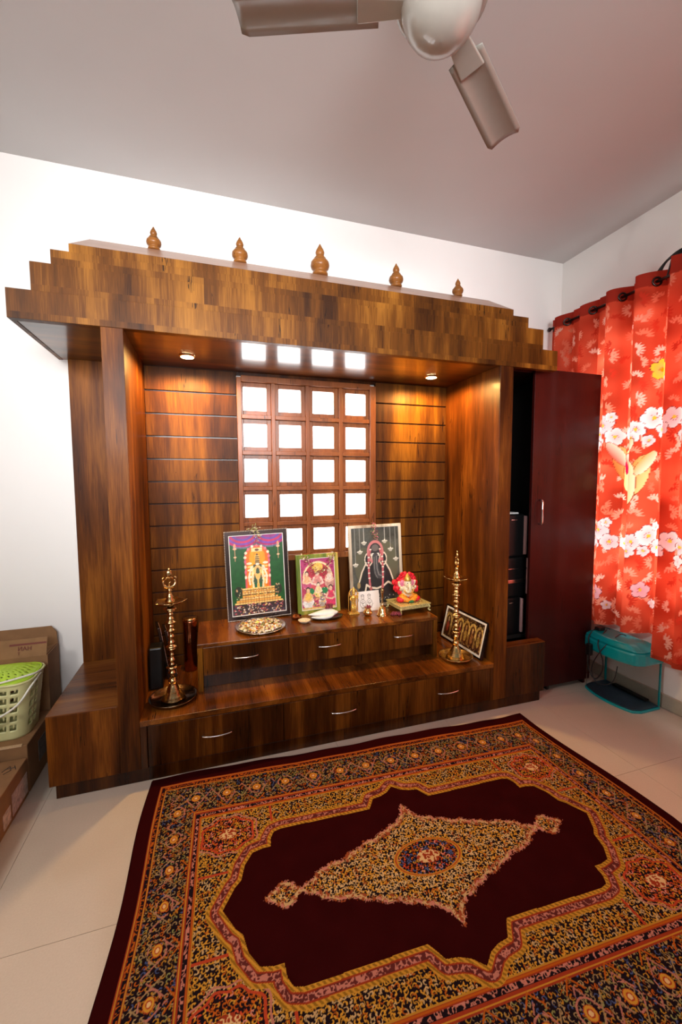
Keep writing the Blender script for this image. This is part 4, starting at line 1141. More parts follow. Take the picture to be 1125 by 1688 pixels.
# --- print 2: seated family group under a canopy
def pic_two():
    p = Pic(110, 150, 1.40, (0.45, 0.05, 0.12))
    nz = snoise(150, 110, 40, 30, 17)
    p.put(p.V > 1.0, (.42, .04, .16)); p.ell(.5, .86, .44, .46, (.78, .42, .26)); p.ell(.5, .86, .38, .40, (.50, .04, .07))
    p.ell(.5, 1.16, .16, .12, (.85, .55, .12)); p.ring(.5, .86, .41, .43, .016, (.88, .72, .45))
    def fig(x, z, s_, cloth, skin, leg, hair=(.05, .03, .03)):
        p.ell(x, z - .10 * s_, .15 * s_, .14 * s_, leg); p.ell(x, z + .04 * s_, .095 * s_, .13 * s_, cloth); p.ell(x, z + .22 * s_, .06 * s_, .075 * s_, hair); p.ell(x, z + .20 * s_, .046 * s_, .058 * s_, skin)
        for q in (-1, 1): p.line([(x + q * .08 * s_, z + .10 * s_), (x + q * .13 * s_, z - .02 * s_), (x + q * .02 * s_, z - .06 * s_)], .022 * s_, skin)
    fig(.18, .78, .95, (.75, .42, .22), (.82, .55, .38), (.55, .10, .22)); fig(.83, .80, .95, (.82, .70, .62), (.8, .5, .38), (.55, .3, .25), (.6, .55, .5))
    fig(.48, .74, 1.25, (.75, .30, .26), (.86, .62, .52), (.62, .10, .12), (.75, .5, .12)); p.poly([(.40, 1.02), (.56, 1.02), (.53, 1.14), (.48, 1.19), (.43, 1.14)], (.88, .66, .2))
    for q in (-1, 1): p.ell(.48 + q * .20, .50, .10, .09, (.02, .22, .07))
    fig(.50, .50, .8, (.86, .70, .35), (.9, .72, .5), (.85, .62, .2)); fig(.20, .30, 1.1, (.86, .55, .12), (.82, .5, .3), (.8, .78, .74)); fig(.86, .32, 1.1, (.70, .06, .13), (.8, .5, .35), (.72, .05, .14)); fig(.60, .24, .75, (.25, .22, .22), (.7, .45, .35), (.5, .45, .4))
    p.rect(0, 1, 0, .06, (.65, .45, .15)); p.dots(70, .30, .72, .08, .42, .018, [(.8, .55, .2), (.75, .2, .15), (.85, .78, .7), (.1, .3, .1), (.2, .1, .1)], 3)
    p.dots(60, .05, .95, .5, 1.1, .010, [(.9, .8, .7), (.4, .05, .08), (.85, .55, .3)], 4)
    p.A *= (0.75 + .45 * nz[..., None])
    return p
gf = wood('painted_green_frame', (0.07, 0.12, 0.015), (0.20, 0.24, 0.03), (0.62, 0.46, 0.10), 'Z', rough=0.4, contrast=1.5)
framed('framed_picture', 'small green-framed picture of a seated deity group, between the two tall pictures', (-1.781, -0.095, ZT + .001), 0.252, 0.342, 0.024, 0.10, -0.016, gf, pic_two(), inner=M['paper_w'], inner_b=0.003)
# --- print 3: dark elephant-headed statue with garlands and hanging lamps, grey ground
def pic_three():
    p = Pic(130, 190, 1.47, (0.055, 0.058, 0.045))
    nz = snoise(190, 130, 9, 6, 31); n2 = snoise(190, 130, 60, 44, 32)
    p.A *= (0.5 + 1.3 * nz[..., None]); p.A += 0.03 * n2[..., None]
    p.ell(.72, .75, .25, .45, (.12, .12, .075)); p.ell(.25, .75, .2, .35, (.11, .11, .07)); 
    for x, z in ((.07, .78), (.17, 1.02), (.26, 1.19), (.70, 1.20), (.82, 1.04), (.93, .84)):
        p.seg(x, z, x, 1.5, .006, (.42, .42, .38)); p.ell(x, z, .062, .018, (.72, .70, .60)); p.ell(x, z - .022, .036, .026, (.5, .48, .4)); p.ell(x, z + .02, .012, .02, (.9, .85, .7))
    body = (.022, .022, .024); li = (.80, .70, .55)
    p.poly([(.36, .92), (.62, .92), (.80, .62), (.90, .30), (.86, .0), (.10, .0), (.12, .34), (.22, .62)], body)
    p.ell(.49, .98, .15, .20, (.035, .035, .037)); p.ell(.34, .86, .075, .12, body); p.ell(.65, .86, .075, .12, body); p.ring(.34, .86, .075, .12, .010, li); p.ring(.65, .86, .075, .12, .010, li)
    p.ring(.49, 1.0, .155, .20, .022, (.62, .22, .22)); p.ell(.49, 1.08, .075, .065, (.16, .14, .13)); p.rect(.41, .57, .92, .975, (.82, .80, .74)); p.rect(.43, .55, .935, .955, (.2, .2, .2))
    tr = [(.49, .92), (.49, .78), (.50, .65), (.53, .55), (.60, .53), (.63, .58)]
    p.line(tr, .060, (.06, .06, .065)); p.line([(x + .02, z) for x, z in tr], .008, (.28, .28, .27)); p.line([(.46, .9), (.46, .7), (.47, .58), (.52, .49)], .006, (.22, .22, .21))
    for q in (-1, 1):
        pts = [(.49 + q * .10, 1.05), (.49 + q * .145, .9), (.49 + q * .15, .70), (.49 + q * .145, .50), (.49 + q * .13, .30)]
        p.line(pts, .020, (.55, .13, .15))
        for (x, z) in pts + [(.49 + q * .15, .80), (.49 + q * .148, .60)]: p.ell(x, z, .024, .014, (.84, .78, .66))
        p.line([(.49 + q * .20, .80), (.49 + q * .30, .62), (.49 + q * .36, .44)], .014, li); p.ell(.49 + q * .37, .38, .035, .06, (.40, .28, .12))
    p.line([(.28, .38), (.36, .32), (.50, .29), (.64, .33), (.74, .40), (.85, .34)], .018, li); p.line([(.28, .38), (.24, .22)], .016, li)
    for (x, z) in ((.37, .30), (.62, .32)): p.ell(x, z, .03, .035, (.5, .13, .13))
    p.dots(50, .05, .95, 0, .2, .014, [(.2, .2, .19), (.02, .02, .02), (.4, .38, .33)], 12)
    p.A = np.clip(p.A, 0, 1)
    return p
wf = wood('distressed_white_frame', (0.20, 0.13, 0.08), (0.52, 0.44, 0.33), (0.80, 0.74, 0.62), 'Z', rough=0.5, contrast=1.3)
framed('framed_picture', 'pale-framed grey picture of a dark elephant-headed statue with hanging lamps', (-1.413, -0.088, ZT + .003), 0.343, 0.497, 0.018, 0.062, -0.020, wf, pic_three())
# --- landscape picture leaning on the right post
def pic_four():
    p = Pic(150, 74, 0.46, (0.035, 0.012, 0.007))
    nz = snoise(74, 150, 26, 52, 44)
    for k in range(6):
        x = .09 + k * .163
        p.ell(x, .27, .072, .11, (.30, .15, .035)); p.rect(x - .072, x + .072, .05, .27, (.30, .15, .035)); p.ring(x, .27, .075, .115, .012, (.62, .42, .12)); p.ell(x, .26, .058, .09, (.08, .025, .012)); p.rect(x - .058, x + .058, .05, .26, (.08, .025, .012))
        p.ell(x, .17, .035, .085, [(.35, .06, .03), (.40, .22, .05), (.30, .04, .03), (.45, .3, .08), (.28, .12, .04), (.4, .25, .06)][k]); p.ell(x, .275, .02, .026, (.5, .3, .15)); p.ell(x, .31, .018, .022, (.65, .45, .15))
        p.seg(x + .078, .04, x + .078, .30, .005, (.6, .42, .15))
    p.dots(170, 0, 1, .36, .46, .008, [(.5, .34, .12), (.1, .05, .02), (.35, .2, .06)], 9); p.dots(120, 0, 1, 0, .06, .008, [(.4, .25, .1), (.1, .03, .02)], 10)
    p.A *= (0.5 + .9 * nz[..., None])
    return p
ft = thing('framed_picture', 'wide dark picture with white inner border leaning against the right post', 'picture', (-0.982, -0.293, ZI + .003))
Rf = Matrix.Rotation(math.radians(90), 3, 'Z') @ Matrix.Identity(3)
Rf = Matrix.Rotation(math.radians(-88), 3, 'Z') @ Matrix.Rotation(-0.235, 3, 'X')
ft.rotation_euler = Rf.to_euler()
mb = MB(); bars(mb, 0.395, 0.212, 0.010, 0.0, 0.018); mb.build('frame', M['dark_metal'], ft, bevel=0.002)
mb = MB(); bars(mb, 0.376, 0.193, 0.011, 0.001, 0.006, 0.0095); mb.build('mount', M['paper_w'], ft)
MB().box(-.19, .19, 0.012, 0.016, 0.004, 0.208).build('backing', M['card'], ft)
print_mesh(ft, pic_four(), 0.356, 0.173, 0.0035, 0.0195)
MB().tube([(0.13 + .008 * math.cos(a), 0.014, 0.219 + .008 * math.sin(a)) for a in np.linspace(0, 2 * PI, 12, endpoint=False)], 0.0018, 6, closed=True).build('hanging_ring', M['brass'], ft)

# --- line-drawing card leaning on the grey picture
def pic_card():
    p = Pic(120, 88, 0.72, (0.84, 0.83, 0.82)); k = (.03, .03, .03)
    for x, s_ in ((.33, 1.0), (.60, .9)):
        p.ring(x, .50, .055 * s_, .065 * s_, .006, k); p.line([(x - .06, .56), (x - .05, .60), (x, .62), (x + .05, .60), (x + .06, .56)], .010, k); p.ell(x - .02, .50, .006, .006, k); p.ell(x + .02, .50, .006, .006, k); p.seg(x - .015, .465, x + .015, .465, .004, k)
        p.line([(x - .03, .43), (x - .10, .38), (x - .12, .22), (x - .05, .12), (x + .06, .12), (x + .12, .24), (x + .09, .38), (x + .03, .43)], .006, k)
        p.line([(x - .09, .33), (x, .26), (x + .08, .33)], .005, k); p.line([(x - .05, .36), (x - .02, .22), (x + .06, .18)], .004, k); p.ring(x, .33, .035, .05, .004, k)
    p.line([(.15, .55), (.13, .50), (.16, .44), (.15, .38)], .009, k); p.line([(.45, .15), (.50, .10), (.58, .09), (.66, .13)], .005, k); p.dots(26, .42, .80, .06, .3, .006, [k], 2)
    return p
cd_ = thing('drawing_card', 'small white card with a black line drawing, propped in front of the grey picture', 'card', (-1.505, -0.150, ZT + .0012))
cd_.rotation_euler = (Matrix.Rotation(0.03, 3, 'Z') @ Matrix.Rotation(-0.22, 3, 'X')).to_euler()
MB().box(-.080, .080, 0.0, 0.002, 0, .116).build('card', M['paper_w'], cd_)
print_mesh(cd_, pic_card(), .154, .110, -0.0006, .003)

# ================================================================== GARLANDS of dried flowers on the pictures
def garland(label, pts, mats, n, r, seed, drop=0.0):
    t = thing('dried_garland', label, 'garland', pts[0], 'dried garlands on the pictures'); of = t.location.copy()
    rs = random.Random(seed); P = sub(pts, 8)
    MB(of).tube(P, 0.0012, 5).build('string', M['dry_g'], t)
    ms = [MB(of) for _ in mats]
    for _ in range(n):
        c = P[rs.randrange(len(P))]; q = Vector((rs.uniform(-1, 1) * r * 1.3, -abs(rs.uniform(0, 1)) * r, rs.uniform(-1, 1) * r * 1.3)) + c
        m_ = Matrix.Translation(q) @ Euler((rs.uniform(0, 3), rs.uniform(0, 3), rs.uniform(0, 3))).to_matrix().to_4x4()
        k = rs.randrange(len(mats)); l = r * rs.uniform(.5, 1.0)
        ms[k]._add([(0, 0, 0), (l * .3, l * .6, 0), (0, l * 1.3, l * .15), (-l * .3, l * .6, 0), (0, l * .6, l * .25)], [(0, 1, 4), (1, 2, 4), (2, 3, 4), (3, 0, 4), (3, 2, 1, 0)], m_)
    for mm, mt in zip(ms, mats): o = mm.build('petals', mt, t)
    return t
f1y = -0.088 + .03
garland('dried pale-green garland over the top of the green deity picture', [(-2.165, -0.070, ZT + .488), (-2.150, -0.066, ZT + .507), (-2.130, -0.074, ZT + .500), (-2.128, -0.082, ZT + .470), (-2.132, -0.088, ZT + .43)], [M['dry_g'], M['dry_w']], 70, 0.012, 1)
garland('dried maroon garland draped in a curve across the small green-framed picture', [(-1.868, -0.075, ZT + .337), (-1.845, -0.090, ZT + .300), (-1.815, -0.098, ZT + .262), (-1.775, -0.100, ZT + .243), (-1.735, -0.098, ZT + .262), (-1.712, -0.090, ZT + .305), (-1.698, -0.076, ZT + .342)], [M['dry_p'], M['dry_p'], M['dry_g'], M['dry_w']], 190, 0.013, 2)
garland('short dried red garland hanging at the top of the grey statue picture', [(-1.440, -0.070, ZT + .503), (-1.438, -0.080, ZT + .480), (-1.440, -0.084, ZT + .450), (-1.430, -0.088, ZT + .415)], [M['dry_p'], M['dry_g'], M['rose']], 75, 0.012, 3)

# ================================================================== OIL LAMPS
def oil_lamp(label, loc, plate, turn, mat):
    t = thing('oil_lamp', label, 'lamp', loc, 'tall brass oil lamps on the shelf'); 
    if plate == 'tray':
        MB().lathe([(0.088, 0.0), (0.096, 0.003), (0.103, 0.016), (0.105, 0.018), (0.101, 0.018), (0.094, 0.006), (0.0, 0.005)][:6] + [(0.002, 0.0055)], (0, 0, 0), 40).build('tray', M['tray_metal'], t, smooth=True); z0 = 0.006
    else:
        MB().lathe([(0.074, 0.004), (0.086, 0.010), (0.092, 0.020), (0.094, 0.022), (0.090, 0.023), (0.083, 0.014), (0.070, 0.008), (0.002, 0.008)], (0, 0, 0), 40).build('plate', mat, t, smooth=True)
        for k in range(3):
            a = 2 * PI * k / 3 + .5; MB().ball((.065 * math.cos(a), .065 * math.sin(a), .004), .0045, 8, 5).build('foot', mat, t, smooth=True)
        z0 = 0.008
    base = [(0.050, 0), (0.052, 0.004), (0.044, 0.008), (0.047, 0.012), (0.038, 0.018), (0.040, 0.022), (0.031, 0.030), (0.033, 0.034), (0.025, 0.044), (0.026, 0.048), (0.018, 0.062), (0.015, 0.078), (0.021, 0.084), (0.015, 0.090), (0.013, 0.098)]
    MB().lathe([(r, z + z0) for r, z in base], (0, 0, 0), 28).build('base', mat, t, smooth=True)
    zs = [0.098]; prof = [(0.013, 0.098)]
    knots = [(0.122, .018), (0.148, .027), (0.160, .014), (0.182, .017), (0.206, .013), (0.232, .019), (0.243, .026), (0.262, .016), (0.29, .015), (0.318, .019), (0.336, .014), (0.356, .025), (0.372, .017), (0.392, .014), (0.408, .021), (0.418, .030), (0.43, .013)]
    last = 0.098
    for z, r in knots:
        prof += [(0.0095, (last + z) / 2), (r * .8, z - .005), (r, z), (r * .75, z + .004)]
        last = z + .004
    prof += [(0.010, 0.436)]
    MB().lathe([(r, z + z0) for r, z in prof], (0, 0, 0), 24).build('stem', mat, t, smooth=True)
    dv = []; df = []
    prof = [(0.008, 0.432), (0.030, 0.434), (0.050, 0.441), (0.060, 0.450), (0.062, 0.453), (0.058, 0.452), (0.046, 0.445), (0.020, 0.441), (0.010, 0.441)]
    seg = 60
    for r, z in prof:
        for k in range(seg):
            a = 2 * PI * k / seg
            pk = max(0, math.cos(5 * a)) ** 6
            rr = r * (1 + (0.22 * pk if r > .045 else 0)); dv.append((rr * math.cos(a), rr * math.sin(a), z + z0 + (0.004 * pk if r > .045 else 0)))
    for i in range(len(prof) - 1):
        for k in range(seg): k2 = (k + 1) % seg; df.append((i * seg + k, i * seg + k2, (i + 1) * seg + k2, (i + 1) * seg + k))
    MB()._add(dv, df).build('wick_dish', mat, t, smooth=True)
    MB().lathe([(r, z + z0) for r, z in [(0.010, .441), (0.020, .446), (0.022, .455), (0.014, .465), (0.017, .472), (0.010, .480), (0.007, .494), (0.012, .500), (0.007, .506), (0.005, .514)]], (0, 0, 0), 20).build('top_knob', mat, t, smooth=True)
    Rt = Matrix.Rotation(turn, 4, 'Z') @ Matrix.Translation((0, 0, z0))
    orn = MB()
    ring = [(.026 * math.sin(a), 0, .536 - .022 * math.cos(a)) for a in np.linspace(-2.2, 2.2, 18)]
    orn.tube(ring, [0.0025 + 0.0045 * math.sin(PI * i / 17) for i in range(18)], 8, M_=Rt)
    orn.tube([(-.026, 0, .545), (-.030, 0, .556), (-.022, 0, .561)], 0.0035, 7, M_=Rt); orn.tube([(.026, 0, .545), (.030, 0, .556), (.022, 0, .561)], 0.0035, 7, M_=Rt)
    orn.tube([(-.018, 0, .551), (-.008, 0, .560), (0, 0, .556), (.008, 0, .560), (.018, 0, .551)], 0.0035, 7, M_=Rt)
    orn.tube([(0, 0, .515), (0, 0, .534), (0.006, 0, .541)], 0.003, 6, M_=Rt)
    orn.ball((0, 0, .575), .014, 12, 8, (1, .45, 1.25), M_=Rt); orn.ball((0, 0, .594), .005, 8, 6, (1, .6, 1.6), M_=Rt)
    orn.build('top_ornament', mat, t, smooth=True)
    return t
oil_lamp('tall brass oil lamp on a dark round tray by the left post', (-2.553, -0.385, ZI), 'tray', 0.25, M['brass_d'])
oil_lamp('tall brass oil lamp on a brass plate in front of the leaning wide picture', (-1.083, -0.415, ZI), 'plate', 1.25, M['brass'])
rs = random.Random(5)
for k, (x, y) in enumerate(((-2.59, -.455), (-2.615, -.42), (-2.49, -.36), (-2.52, -.455), (-2.57, -.463))):
    pass
# canister, black box and leaning frames in the left corner of the shelf
cn = thing('copper_canister', 'tall dark copper canister with a brass rim standing beside the chest', 'canister', (-2.487, -0.092, ZI))
MB().lathe([(0.030, 0), (0.034, 0.004), (0.034, 0.24), (0.036, 0.262), (0.037, 0.27)], (0, 0, 0), 30).build('body', M['copper'], cn, smooth=True)
MB().lathe([(0.0375, 0.27), (0.039, 0.274), (0.039, 0.281), (0.034, 0.284), (0.002, 0.285)], (0, 0, 0), 30).build('lid', M['brass_d'], cn, smooth=True)
bb = MB((-2.635, -0.20, ZI)); bb.box(-2.667, -2.606, -0.272, -0.185, ZI + .0005, ZI + .205)
o = bb.build('black_box', M['black'], None, bevel=0.008); o.location = (-2.635, -0.20, ZI); tag(o, 'narrow black box standing in the left corner of the shelf behind the lamp', 'box')
for k, (lab, y0, y1, x, h) in enumerate((('dark picture with a thin pale edge leaning in the left corner, nearer one', -0.175, -0.055, -2.600, .270), ('dark picture with a thin pale edge leaning in the left corner, rear one', -0.160, -0.045, -2.568, .250))):
    t = thing('leaning_picture', lab, 'picture', (x, (y0 + y1) / 2, ZI + .0025))
    t.rotation_euler = (Matrix.Rotation(0.20, 3, 'Z') @ Matrix.Rotation(-0.15 - .02 * k, 3, 'Y')).to_euler()
    w_ = (y1 - y0)
    MB().box(-.006, .006, -w_ / 2, w_ / 2, 0.0, h).build('frame', M['dark_metal'], t, bevel=0.001)
    MB().box(.0062, .0070, -w_ / 2 + .012, w_ / 2 - .012, 0.012, h - .012).build('print', M['copper'], t)
    e = MB(); e.box(.0062, .0075, -w_ / 2 + .006, -w_ / 2 + .010, 0.008, h - .008); e.box(.0062, .0075, w_ / 2 - .010, w_ / 2 - .006, 0.008, h - .008); e.box(.0062, .0075, -w_ / 2 + .010, w_ / 2 - .010, h - .012, h - .008)
    e.build('pale_edge', M['pink'], t)

# ================================================================== OFFERINGS on the chest
tr = thing('offering_tray', 'round steel tray of flowers and coins in front of the green deity picture', 'tray', (-2.133, -0.222, ZT))
MB().lathe([(0.108, 0.0), (0.118, 0.002), (0.127, 0.012), (0.130, 0.0135), (0.126, 0.015), (0.116, 0.005), (0.002, 0.004)], (0, 0, 0), 48).build('tray', M['steel'], tr, smooth=True)
rs = random.Random(21)
mats = [M['orange'], M['dry_w'], M['brass'], M['steel'], M['dry_p'], M['dry_g'], M['goldtrim'], M['white']]
ms = [MB() for _ in mats]
for _ in range(420):
    a = rs.uniform(0, 2 * PI); q = 0.108 * math.sqrt(rs.random()); x, y = q * math.cos(a), q * math.sin(a)
    k = rs.choices(range(8), [5 if q < .06 else 1.2, 4, 3, 3, 1.5, 2, 3, 2.5])[0]
    r = rs.uniform(.005, .011)
    m_ = Matrix.Translation((x, y, 0.008 + 0.012 * (1 - q / .11) * rs.random())) @ Euler((rs.uniform(-.5, .5), rs.uniform(-.5, .5), rs.uniform(0, 6))).to_matrix().to_4x4()
    if k in (2, 3): ms[k].lathe([(r * .9, 0), (r, .0006), (r, .0014), (r * .9, .002)], (0, 0, 0), 10, M_=m_)
    else: ms[k].ball((0, 0, 0), r * .8, 7, 4, (1.2, .8, .5), M_=m_)
of_ = thing('flower_offering', 'mound of orange and pale petals with coins on the round steel tray', 'flowers', (-2.133, -0.222, ZT + .005), kind='stuff')
for mm, mt in zip(ms, mats): mm.build('petals', mt, of_)
for o in [c for c in COL.objects if c.parent == of_]: o['kind'] = 'stuff'
# small dishes
d1 = thing('small_dish', 'little cream dish in front of the small green-framed picture', 'dish', (-1.900, -0.215, ZT))
MB().lathe([(0.018, 0), (0.026, 0.003), (0.033, 0.012), (0.034, 0.013), (0.031, 0.013), (0.024, 0.006), (0.002, 0.0055)], (0, 0, 0), 26).build('dish', M['dry_w'], d1, smooth=True)
d2 = thing('small_cup', 'small dark brass cup behind the little cream dish', 'cup', (-1.930, -0.150, ZT))
MB().lathe([(0.016, 0), (0.026, 0.006), (0.031, 0.018), (0.032, 0.020), (0.029, 0.020), (0.022, 0.008), (0.002, 0.006)], (0, 0, 0), 24).build('cup', M['copper'], d2, smooth=True)
# leaf-shaped tray with a conch shell
lt = thing('leaf_tray', 'dark oval tray under the white conch shell', 'tray', (-1.765, -0.185, ZT))
MB().lathe([(0.060, 0.0), (0.075, 0.004), (0.086, 0.011), (0.087, 0.012), (0.083, 0.012), (0.072, 0.006), (0.002, 0.004)], (0, 0, 0), 40, 1.08, 0.62).build('tray', M['dark_metal'], lt, smooth=True)
cs = thing('conch_shell', 'white conch shell lying on the oval tray', 'shell', (-1.765, -0.185, ZT + .0045))
Rc = Matrix.Translation((0.0, 0, 0.024)) @ Matrix.Rotation(math.radians(90), 4, 'Y')
prof = [(0.002, -.105), (.006, -.090), (.012, -.070), (.017, -.050), (.022, -.030), (.026, -.010), (.027, .008), (.030, .012), (.024, .026), (.026, .030), (.018, .040), (.019, .044), (.011, .052), (.012, .055), (.004, .064), (.001, .068)]
MB().lathe(prof, (0, 0, 0), 26, 0.85, 1.0, M_=Rc).build('whorl', M['white'], cs, smooth=True)
cl = MB(); cl.tube(sub([(-.09, -.012, .012), (-.04, -.030, .010), (.01, -.034, .014), (.035, -.026, .022)], 6), [0.003 + 0.007 * math.sin(PI * min(1, i / 18)) for i in range(19)], 9); cl.build('lip', M['white'], cs, smooth=True)
fl_ = MB()
for k in range(46):
    a = rs.uniform(0, 6.28); q = rs.uniform(0, .022); fl_.ball((.012 + q * math.cos(a), q * .6 * math.sin(a), .052 + rs.uniform(0, .02)), rs.uniform(.004, .007), 7, 4, (1, .7, 1))
t = thing('dried_flower', 'dark dried flower resting on top of the conch shell', 'flower', (-1.765, -0.185, ZT + .0045)); fl_.build('petals', M['dry_p'], t)
# gold figurine with arch
gg = thing('gold_figurine', 'small golden standing deity figurine beside the green-framed picture', 'figurine', (-1.598, -0.165, ZT))
MB().box(-.031, .031, -.018, .018, 0, .007).build('pedestal', M['gold'], gg, bevel=0.002)
MB().box(-.026, .026, -.014, .014, .007, .013).build('pedestal', M['gold'], gg, bevel=0.002)
fb_ = MB()
fb_.lathe([(.016, .013), (.019, .03), (.015, .055), (.012, .07), (.015, .085), (.017, .095), (.013, .105), (.006, .109), (.006, .113)], (0, 0, 0), 18, 1.0, .6)
fb_.ball((0, -.001, .120), .0095, 14, 8, (1, .9, 1.15)); fb_.lathe([(.010, .127), (.011, .131), (.007, .140), (.005, .147), (.002, .155), (.0005, .158)], (0, 0, 0), 14)
fb_.tube([(-.013, 0, .100), (-.022, -.004, .088), (-.017, -.014, .078)], [.005, .0042, .003], 8); fb_.tube([(.013, 0, .100), (.023, -.004, .090), (.023, -.012, .104)], [.005, .0042, .003], 8)
fb_.tube([(-.013, 0, .102), (-.025, 0, .108), (-.026, -.002, .125)], [.005, .004, .003], 8); fb_.tube([(.013, 0, .102), (.025, 0, .108), (.027, -.002, .122)], [.005, .004, .003], 8)
fb_.tube([(-.006, -.003, .055), (-.008, -.006, .035), (-.008, -.010, .014)], [.007, .006, .006], 8); fb_.tube([(.006, -.003, .055), (.008, -.006, .035), (.008, -.010, .014)], [.007, .006, .006], 8)
fb_.build('figure', M['gold'], gg, smooth=True)
ar = MB(); ar.tube([(-.027, .010, .013), (-.027, .010, .09)] + [(.027 * -math.cos(a), .010, .105 + .040 * math.sin(a)) for a in np.linspace(0, PI, 12)] + [(.027, .010, .09), (.027, .010, .013)], .0028, 7); ar.build('arch', M['gold'], gg, smooth=True)
# small brass pot and bell
po_ = thing('brass_pot', 'small round brass pot with dried red petals in its mouth, left of the bell', 'pot', (-1.532, -0.218, ZT))
MB().lathe([(0.012, 0), (0.018, 0.003), (0.025, 0.013), (0.026, 0.021), (0.020, 0.032), (0.014, 0.037), (0.014, 0.041), (0.021, 0.046), (0.020, 0.047), (0.012, 0.042), (0.002, 0.040)], (0, 0, 0), 26).build('body', M['brass'], po_, smooth=True)
pp = MB()
for k in range(26):
    a = rs.uniform(0, 6.28); q = rs.uniform(0, .016); pp.ball((q * math.cos(a), q * math.sin(a), .047 + rs.uniform(0, .007)), .0045, 7, 4)
t = thing('dried_petals', 'dried red petals filling the mouth of the small brass pot', 'flowers', (-1.532, -0.218, ZT), kind='stuff'); o = pp.build('petals', M['dry_p'], t); o['kind'] = 'stuff'
bl = thing('brass_bell', 'brass hand bell with a tall handle in front of the drawing card', 'bell', (-1.452, -0.238, ZT))
MB().lathe([(0.032, 0.0), (0.033, 0.003), (0.029, 0.007), (0.025, 0.018), (0.022, 0.032), (0.018, 0.044), (0.010, 0.052), (0.005, 0.055)], (0, 0, 0), 28).build('bell', M['brass'], bl, smooth=True)
MB().lathe([(0.006, 0.055), (0.009, 0.058), (0.005, 0.062), (0.006, 0.075), (0.0045, 0.08), (0.006, 0.10), (0.005, 0.125), (0.009, 0.130), (0.006, 0.134), (0.010, 0.142), (0.008, 0.150), (0.002, 0.157)], (0, 0, 0), 18).build('handle', M['brass_d'], bl, smooth=True)
# beads
bd = MB((-1.375, -0.262, ZT))
for k in range(40):
    a = k * .55; bd.ball((-1.375 + (.028 + .006 * math.sin(k)) * math.cos(a), -.262 + .016 * math.sin(a) + .004 * math.cos(3 * a), ZT + .0052 + .003 * (k % 3)), .005, 8, 5)
o = bd.build('bead_string', M['dry_p'], None, smooth=True); o.location = (-1.375, -0.262, ZT); tag(o, 'small heap of dark beads lying by the front leg of the gold stool', 'beads')
# golden stool
st_ = thing('gold_stool', 'low square gold stool with short curved legs carrying the red-robed figurine', 'stool', (-1.262, -0.185, ZT))
st_.rotation_euler = (0, 0, 0.10)
sw, sd = .104, .085
MB().box(-sw, sw, -sd, sd, .043, .050).build('top', M['goldtrim'], st_, bevel=0.002)
MB().box(-sw + .006, sw - .006, -sd + .006, -sd + .009, .026, .043).build('apron', M['goldtrim'], st_); MB().box(-sw + .006, -sw + .009, -sd + .009, sd - .006, .026, .043).build('apron', M['goldtrim'], st_)
MB().box(sw - .009, sw - .006, -sd + .009, sd - .006, .026, .043).build('apron', M['goldtrim'], st_); MB().box(-sw + .009, sw - .009, sd - .009, sd - .006, .026, .043).build('apron', M['goldtrim'], st_)
for sx in (-1, 1):
    for sy in (-1, 1):
        MB().tube(sub([(sx * (sw - .012), sy * (sd - .012), .040), (sx * (sw - .006), sy * (sd - .006), .026), (sx * (sw - .012), sy * (sd - .012), .012), (sx * (sw - .002), sy * (sd - .002), .004)], 4), [.006] * 5 + [.0045] * 4 + [.005] * 4, 8).build('leg', M['goldtrim'], st_, smooth=True)
mt_ = MB(); bars(mt_, 2 * sw - .02, 2 * sd - .02, .006, 0, .0014, -sd + .01)
cur = MB()
for k in range(10):
    a = 2 * PI * k / 10; cur.tube([(.080 * math.cos(a) + .010 * math.cos(q), .062 * math.sin(a) + .010 * math.sin(q), .0512) for q in np.linspace(0, 5, 9)], .0016, 5)
cur.build('scroll_relief', M['brass_d'], st_)
# elephant-headed figurine
gn = thing('elephant_figurine', 'cream elephant-headed seated figurine in bright red and orange cloth on the gold stool', 'figurine', (-1.268, -0.178, ZT + .0505))
def R3(pts): return pts
bkp = MB()
for k in range(60):
    a = rs.uniform(-.35, PI + .35); q = rs.uniform(.045, .078)
    x, z = q * math.cos(a) * 1.0, .078 + q * math.sin(a) * 1.1
    m_ = Matrix.Translation((x, .020 + rs.uniform(-.006, .008), max(.012, z))) @ Euler((rs.uniform(-.5, .5), rs.uniform(0, 6), rs.uniform(-.6, .6))).to_matrix().to_4x4()
    bkp.ball((0, 0, 0), .017, 8, 5, (1.0, .35, .8), M_=m_)
bkp.build('petal_halo', M['red'], gn, smooth=True)
MB().ball((0, .016, .078), .062, 20, 12, (1, .22, 1.05)).build('back_cloth', M['red'], gn, smooth=True)
bod = MB()
bod.ball((0, -.004, .052), .032, 18, 12, (1.05, .85, 1.0)); bod.ball((0, -.004, .075), .026, 16, 10, (1.1, .8, .8))
bod.tube(sub([(-.022, 0, .082), (-.042, -.006, .070), (-.046, -.022, .086)], 5), [.010, .010, .009, .009, .009, .008, .008, .007, .007, .007, .007], 10)
bod.tube(sub([(.022, 0, .082), (.042, -.006, .072), (.046, -.024, .090)], 5), [.010, .010, .009, .009, .009, .008, .008, .007, .007, .007, .007], 10)
bod.tube(sub([(-.020, .004, .088), (-.046, .004, .094), (-.052, .0, .118)], 5), [.009] * 6 + [.007] * 5, 10); bod.tube(sub([(.020, .004, .088), (.046, .004, .094), (.054, .0, .120)], 5), [.009] * 6 + [.007] * 5, 10)
bod.build('body', M['skin'], gn, smooth=True)
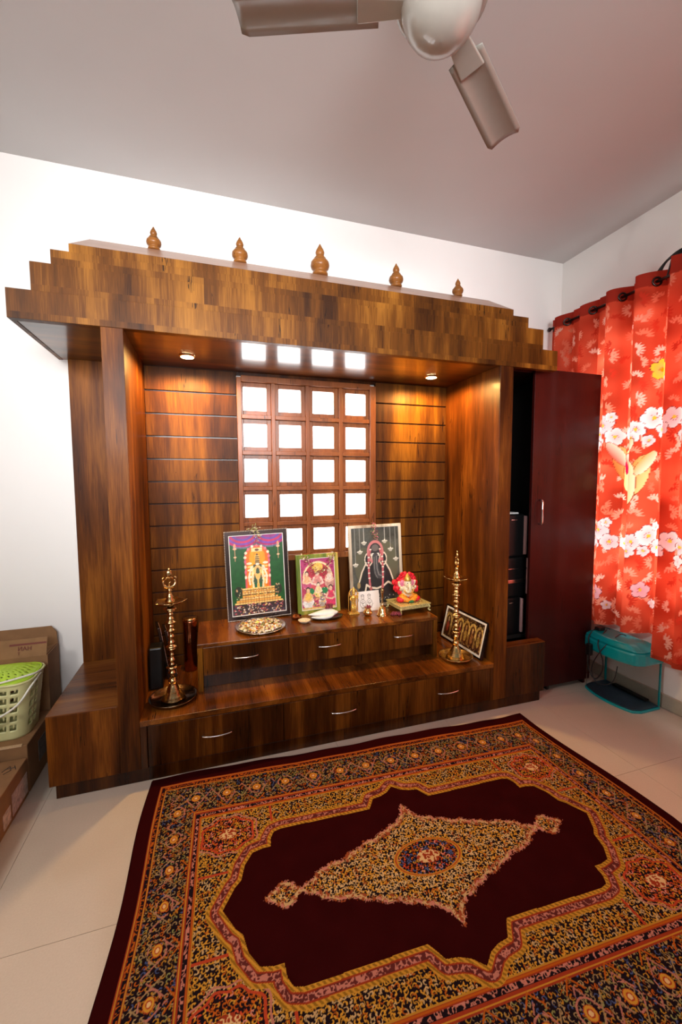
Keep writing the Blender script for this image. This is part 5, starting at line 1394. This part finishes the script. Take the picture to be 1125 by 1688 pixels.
hd = MB(); hd.ball((0, -.010, .108), .024, 18, 12, (1.0, .95, 1.05)); hd.tube(sub([(0, -.030, .104), (0, -.042, .088), (-.004, -.044, .070), (-.016, -.042, .060), (-.022, -.046, .068)], 5), [.012, .0115, .011, .0105, .010, .0095, .009, .0085, .008, .0075, .007, .0066, .0062, .0058, .0055, .0052, .005, .0048, .0045, .0042, .004], 12)
hd.tube([(-.010, -.030, .096), (-.014, -.040, .088)], [.003, .0018], 7); hd.tube([(.010, -.030, .096), (.014, -.040, .088)], [.003, .0018], 7)
hd.build('head', M['skin'], gn, smooth=True)
for s_ in (-1, 1):
    e = MB(); e.ball((s_ * .031, -.004, .108), .017, 14, 8, (.95, .22, 1.15)); e.build('ear', M['rose'], gn, smooth=True)
ey = MB(); ey.ball((-.0095, -.0315, .112), .0028, 8, 6); ey.ball((.0095, -.0315, .112), .0028, 8, 6); ey.build('eyes', M['ink'], gn)
MB().lathe([(.022, .122), (.024, .126), (.020, .132), (.021, .136), (.014, .146), (.012, .150), (.006, .160), (.001, .168)], (0, -.008, 0), 20).build('crown', M['gold'], gn, smooth=True)
lg = MB()
for s_ in (-1, 1): lg.tube(sub([(s_ * .012, -.005, .030), (s_ * .046, -.018, .026), (s_ * .022, -.042, .018), (-s_ * .010, -.046, .014)], 5), [.020] * 4 + [.018] * 4 + [.014] * 4 + [.011] * 4, 12)
lg.build('legs', M['orange'], gn, smooth=True)
sk = MB()
for s_ in (-1, 1):
    sk.ball((s_ * .048, -.022, .018), .024, 14, 8, (1.15, 1.0, .75))
sk.ball((0, -.010, .012), .05, 18, 8, (1.1, .8, .25)); sk.build('skirt', M['red'], gn, smooth=True)
MB().ball((0.004, -.050, .010), .016, 12, 7, (1.3, .7, .6)).build('green_offering', M['green'], gn, smooth=True)
gr_ = MB()
gr_.tube([(.030 * math.sin(a), -.028 - .006 * math.cos(a), .072 - .022 * math.cos(a)) for a in np.linspace(-1.7, 1.7, 14)], .0045, 8); gr_.build('necklace', M['gold'], gn, smooth=True)
